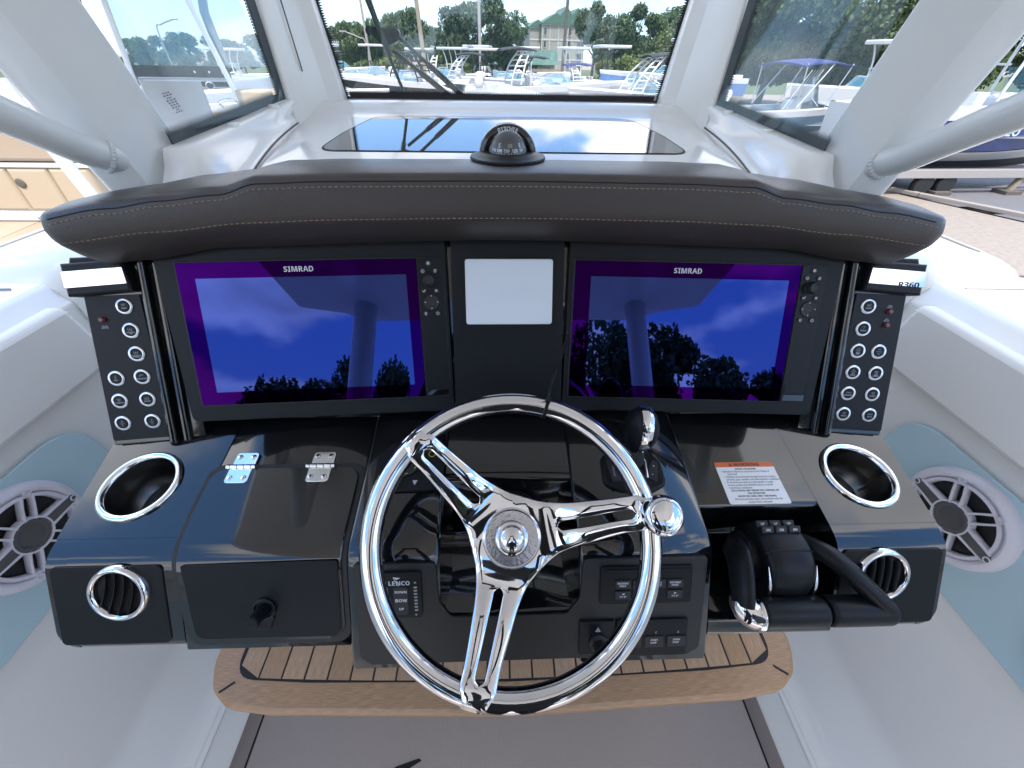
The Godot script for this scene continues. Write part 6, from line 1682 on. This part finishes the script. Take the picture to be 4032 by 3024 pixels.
func trees() -> void:
	# crowns: leaf clumps scattered through overlapping lobes; four kinds shared by all trees
	var leafmesh := G.new()
	var rg := RandomNumberGenerator.new(); rg.seed = 77
	for i in 7:
		var b := Basis.from_euler(Vector3(rg.randf_range(-1.2, 1.2), rg.randf() * TAU, rg.randf_range(-1.2, 1.2)))
		var o := Vector3(rg.randf_range(-.5, .5), rg.randf_range(-.5, .5), rg.randf_range(-.5, .5))
		leafmesh.t(o + b * Vector3(-.30, 0, -.12), o + b * Vector3(.05, .12, .30), o + b * Vector3(.34, 0, -.05)); leafmesh.t(o + b * Vector3(-.30, 0, -.12), o + b * Vector3(.34, 0, -.05), o + b * Vector3(.0, -.1, -.34))
	var lm := leafmesh.done()
	var kinds := []
	for k in 6:
		rg.seed = 100 + k
		var lobes := []
		for i in (11 if k != 2 else 7): lobes.append([Vector3(rg.randf_range(-.36, .36), rg.randf_range(.30, .86) if k != 3 else rg.randf_range(.45, .9), rg.randf_range(-.36, .36)), rg.randf_range(.12, .25) if k != 4 else rg.randf_range(.07, .15), rg.randf_range(.7, 1.25)])
		for l in lobes:
			var d: float = absf(l[0].y - .55)
			l[0].x *= 1.1 - d; l[0].z *= 1.1 - d
		var mm := MultiMesh.new()
		mm.transform_format = MultiMesh.TRANSFORM_3D; mm.use_colors = true; mm.mesh = lm; mm.instance_count = 2600
		for i in 2600:
			var l: Array = lobes[i % lobes.size()]
			var v := Vector3(rg.randfn(), rg.randfn(), rg.randfn()).normalized()
			var r: float = l[1] * pow(rg.randf(), .33) * (1.08 if rg.randf() < .12 else 1.0)
			var p: Vector3 = l[0] + Vector3(v.x, v.y * .72, v.z) * r
			var s := rg.randf_range(.028, .052)
			mm.set_instance_transform(i, Transform3D(Basis.from_euler(Vector3(rg.randf() * TAU, rg.randf() * TAU, 0)).scaled(Vector3.ONE * s), p))
			var br: float = l[2] * rg.randf_range(.7, 1.3)
			mm.set_instance_color(i, Color(br * rg.randf_range(.9, 1.15), br, br * rg.randf_range(.8, 1.0)))
		kinds.append(mm)
	var trunk := G.new(); trunk.tube([Vector3(0, 0, 0), Vector3(.01, .3, .01), Vector3(-.01, .62, 0)], [.030, .022, .010], 8)
	for e in [[.30, .26, .52, .1], [.34, -.24, .56, -.12], [.40, .08, .7, .22], [.42, -.06, .72, -.2]]: trunk.tube([Vector3(0, e[0], 0), Vector3(e[1] * .6, (e[0] + e[2]) / 2, e[3] * .6), Vector3(e[1], e[2], e[3])], [.013, .009, .004], 6)
	var tm := trunk.done()
	var words := ["broad dark oak", "mid green rounded tree", "light yellow green bush", "tall dark pine", "ragged thin leaved tree", "dense deep green tree"]
	# x, z, top height above the eye, width factor, kind, leaf, where
	var list := [[-23.4, -75, 5.3, .9, 0, 0, "at the far left of the centre pane"], [-19.0, -70, 5.8, .9, 1, 1, "second from the left of the centre pane"], [-16.4, -72, 6.2, .95, 5, 0, "above the black wake boat"], [-17.6, -90, 6.5, 1.1, 0, 3, "behind the gap left of the wiper"], [-13.6, -82, 8.0, 1.0, 3, 3, "rising directly behind the wiper blade"], [-10.1, -80, 5.9, 1.0, 1, 0, "just left of the wooden pole"], [-6.7, -78, 6.7, 1.0, 5, 3, "just right of the wooden pole"], [-4.4, -70, 8.0, .9, 0, 3, "left half of the big dark clump before the hotel"], [-1.0, -69, 8.4, .85, 5, 3, "right half of the big dark clump before the hotel"], [1.0, -84, 7.6, .8, 0, 0, "touching the hotel's left edge"], [7.5, -172, 12.5, 1.0, 3, 1, "far off above the hotel's left roof"], [15.6, -82, 9.4, .8, 3, 3, "right beside the hotel's right edge"], [17.2, -76, 9.2, .9, 4, 0, "second right of the hotel"], [18.4, -70, 8.4, .95, 4, 3, "third right of the hotel"], [19.9, -72, 7.2, 1.0, 5, 0, "fourth right of the hotel"], [21.2, -68, 7.6, 1.0, 4, 1, "near the right end of the centre pane"], [26.3, -75, 7.4, 1.1, 0, 0, "at the right end of the centre pane"],
		[14.4, -62, 3.6, 1.0, 2, 2, "below the hotel's right windows"], [17.6, -59, 3.3, 1.4, 2, 2, "behind the dark t-top boat"], [21.4, -60, 4.4, 1.2, 1, 2, "behind the blue hulled cruiser"], [-21, -66, 2.2, 1.5, 2, 1, "low behind the black wake boat"], [-15.5, -64, 2.6, 1.4, 2, 2, "low left of the wiper"], [-9.0, -62, 2.0, 1.5, 2, 1, "low behind the white t-top boats"], [-5.4, -66, 2.6, 1.3, 4, 2, "low right of the wooden pole"],
		[-45.2, -100, 4.9, 1.2, 0, 3, "at the right of the left pane"], [-46.7, -88, 3.6, 1.3, 1, 0, "low at the right of the left pane"], [-58.5, -110, 4.4, 1.2, 5, 0, "in the middle of the left pane"], [-60.2, -98, 5.0, 1.0, 0, 3, "behind the neighbour boat's glass"], [-62, -92, 3.8, 1.2, 5, 3, "seen through the neighbour boat's enclosure"], [-70, -100, 3.9, 1.3, 1, 0, "at the left of the left pane"], [-37.7, -92, 4.1, 1.2, 5, 0, "at the right edge of the left pane"], [-52, -104, 3.4, 1.4, 1, 1, "between two taller trees in the left pane"],
		[24.6, -56, 6.6, 1.0, 5, 3, "at the left edge of the right pane"], [24.4, -50, 9.0, .9, 4, 0, "second from the left in the right pane"], [26.6, -48, 9.6, .9, 3, 1, "behind the navy bimini"], [29.0, -47, 8.8, .9, 4, 1, "above the slanted hardtop boat"], [30.2, -43, 9.2, .9, 5, 0, "right of the slanted hardtop boat"], [33.8, -45, 8.6, 1.0, 4, 3, "beside the right hardtop post"], [28.6, -52, 4.4, 1.3, 1, 0, "low behind the slate blue boat"], [31.8, -48, 4.2, 1.3, 0, 3, "low behind the slanted hardtop boat"], [33.0, -41, 4.2, 1.2, 5, 3, "low near the right hardtop post"], [38, -40, 7.5, 1.0, 0, 0, "right of the right hardtop post"], [46, -38, 7.0, 1.1, 1, 0, "far right beyond the navy hull"],
		[-8.4, 21, 5.6, 1.1, 0, 3, "behind the camera on the left, mirrored in the left plotter"], [-5.6, 23, 7.0, .8, 5, 0, "behind the camera near the middle, mirrored in the left plotter"], [8.6, 18, 6.4, 1.0, 4, 3, "behind the camera on the right, mirrored in the right plotter"], [5.0, 19, 7.2, 1.0, 0, 0, "behind the camera, mirrored at the right plotter's left side"], [0.5, 24, 6.4, 1.1, 1, 3, "straight behind the camera"]]
	for i in list.size():
		var e: Array = list[i]
		var H: float = (e[2] + 3.3) * (.88 if e[1] < 0 and e[0] < 24 else 1.0 if e[1] < 0 else 1.22)
		var t := thing("bush" if e[4] == 2 else "tree", "%s %s" % [words[e[4]], e[6]], "bush" if e[4] == 2 else "tree", Transform3D(Basis(Vector3.UP, i * 1.7), Vector3(e[0], GY, e[1])), "bushes behind the boats" if e[4] == 2 else "trees round the yard")
		var w: float = H * e[3] * (.62 if e[1] > 0 else 1.0 if e[4] != 3 else .8)
		if e[4] != 2: part(t, "trunk", tm, M.bark, "", Transform3D(Basis().scaled(Vector3(H * .8, H, H * .8)), Vector3.ZERO))
		var mi := MultiMeshInstance3D.new()
		mi.name = "crown"; mi.multimesh = kinds[e[4]]; mi.material_override = M.leaf[e[5]]
		mi.transform = Transform3D(Basis().scaled(Vector3(w, H, w)), Vector3(0, -.30 * H if e[4] == 2 else -.06 * H, 0))
		t.add_child(mi, true); mi.set_meta("kind", "stuff")

# ---------------------------------------------------------------- sky, sun, camera
func sky_image() -> Image:
	var w := 1024; var h := 512
	var im := Image.create(w, h, false, Image.FORMAT_RGBAF)
	var n := FastNoiseLite.new(); n.seed = 136; n.noise_type = FastNoiseLite.TYPE_SIMPLEX_SMOOTH; n.frequency = 1.0; n.fractal_octaves = 6; n.fractal_gain = .52
	var n2 := FastNoiseLite.new(); n2.seed = 21; n2.noise_type = FastNoiseLite.TYPE_SIMPLEX_SMOOTH; n2.frequency = 1.4; n2.fractal_octaves = 3
	for y in h:
		var el := PI / 2 - PI * (y + .5) / h
		var s := sin(el)
		for x in w:
			if s <= -.02:
				im.set_pixel(x, y, Color(.30, .29, .27)); continue
			var az := TAU * ((x + .5) / w - .5)
			var d := Vector3(sin(az) * cos(el), s, -cos(az) * cos(el))
			var p := d / (maxf(s, 0) + .16)
			var base := Color(.15, .33, .70).lerp(Color(.44, .60, .68), pow(1.0 - maxf(s, 0), 4.5))
			var c := n.get_noise_3d(p.x, p.z, 7.0)
			var cov := smoothstep(.03, .30, c + .12) * smoothstep(.02, .22, s)
			var lit := 1.0 + .35 * n2.get_noise_3d(p.x, p.z, 8.0) - .28 * smoothstep(.2, .5, c)
			var cl := Color(.98, .98, 1.0) * lit
			base = base.lerp(cl, cov * .93)
			base.a = 1.0
			im.set_pixel(x, y, base)
	return im
func _ready() -> void:
	var cam := Camera3D.new()
	cam.name = "camera"
	cam.position = Vector3(-.014, 1.5, 0)
	cam.basis = Basis(Vector3.UP, -deg_to_rad(2.26)) * Basis(Vector3.RIGHT, -deg_to_rad(40.15)) * Basis(Vector3.BACK, deg_to_rad(.98))
	cam.fov = 89.9; cam.near = .02; cam.far = 3000
	add_child(cam)
	var we := WorldEnvironment.new(); we.name = "world_environment"
	var env := Environment.new()
	env.background_mode = Environment.BG_SKY
	var sky := Sky.new(); var pm := PanoramaSkyMaterial.new()
	pm.panorama = ImageTexture.create_from_image(sky_image()); pm.energy_multiplier = 1.0
	sky.sky_material = pm; env.sky = sky
	env.tonemap_mode = Environment.TONE_MAPPER_LINEAR
	env.tonemap_exposure = 3.1
	env.sdfgi_enabled = true; env.ssao_enabled = true; env.ssil_enabled = true
	we.environment = env
	add_child(we)
	var sun := DirectionalLight3D.new(); sun.name = "sun"
	sun.light_color = Color(1.0, .96, .90); sun.light_energy = .60; sun.light_angular_distance = .6; sun.shadow_enabled = true
	sun.basis = Basis(Vector3.UP, deg_to_rad(6)) * Basis(Vector3.RIGHT, -deg_to_rad(63))
	add_child(sun)
	materials()
	frames()
	build_yard()
	build_cockpit()
	build_windshield()
	build_person()
	build_dash()
	build_displays()
	build_wheel()
	build_fittings()
	build_joystick()
	build_throttle()
	build_compass()
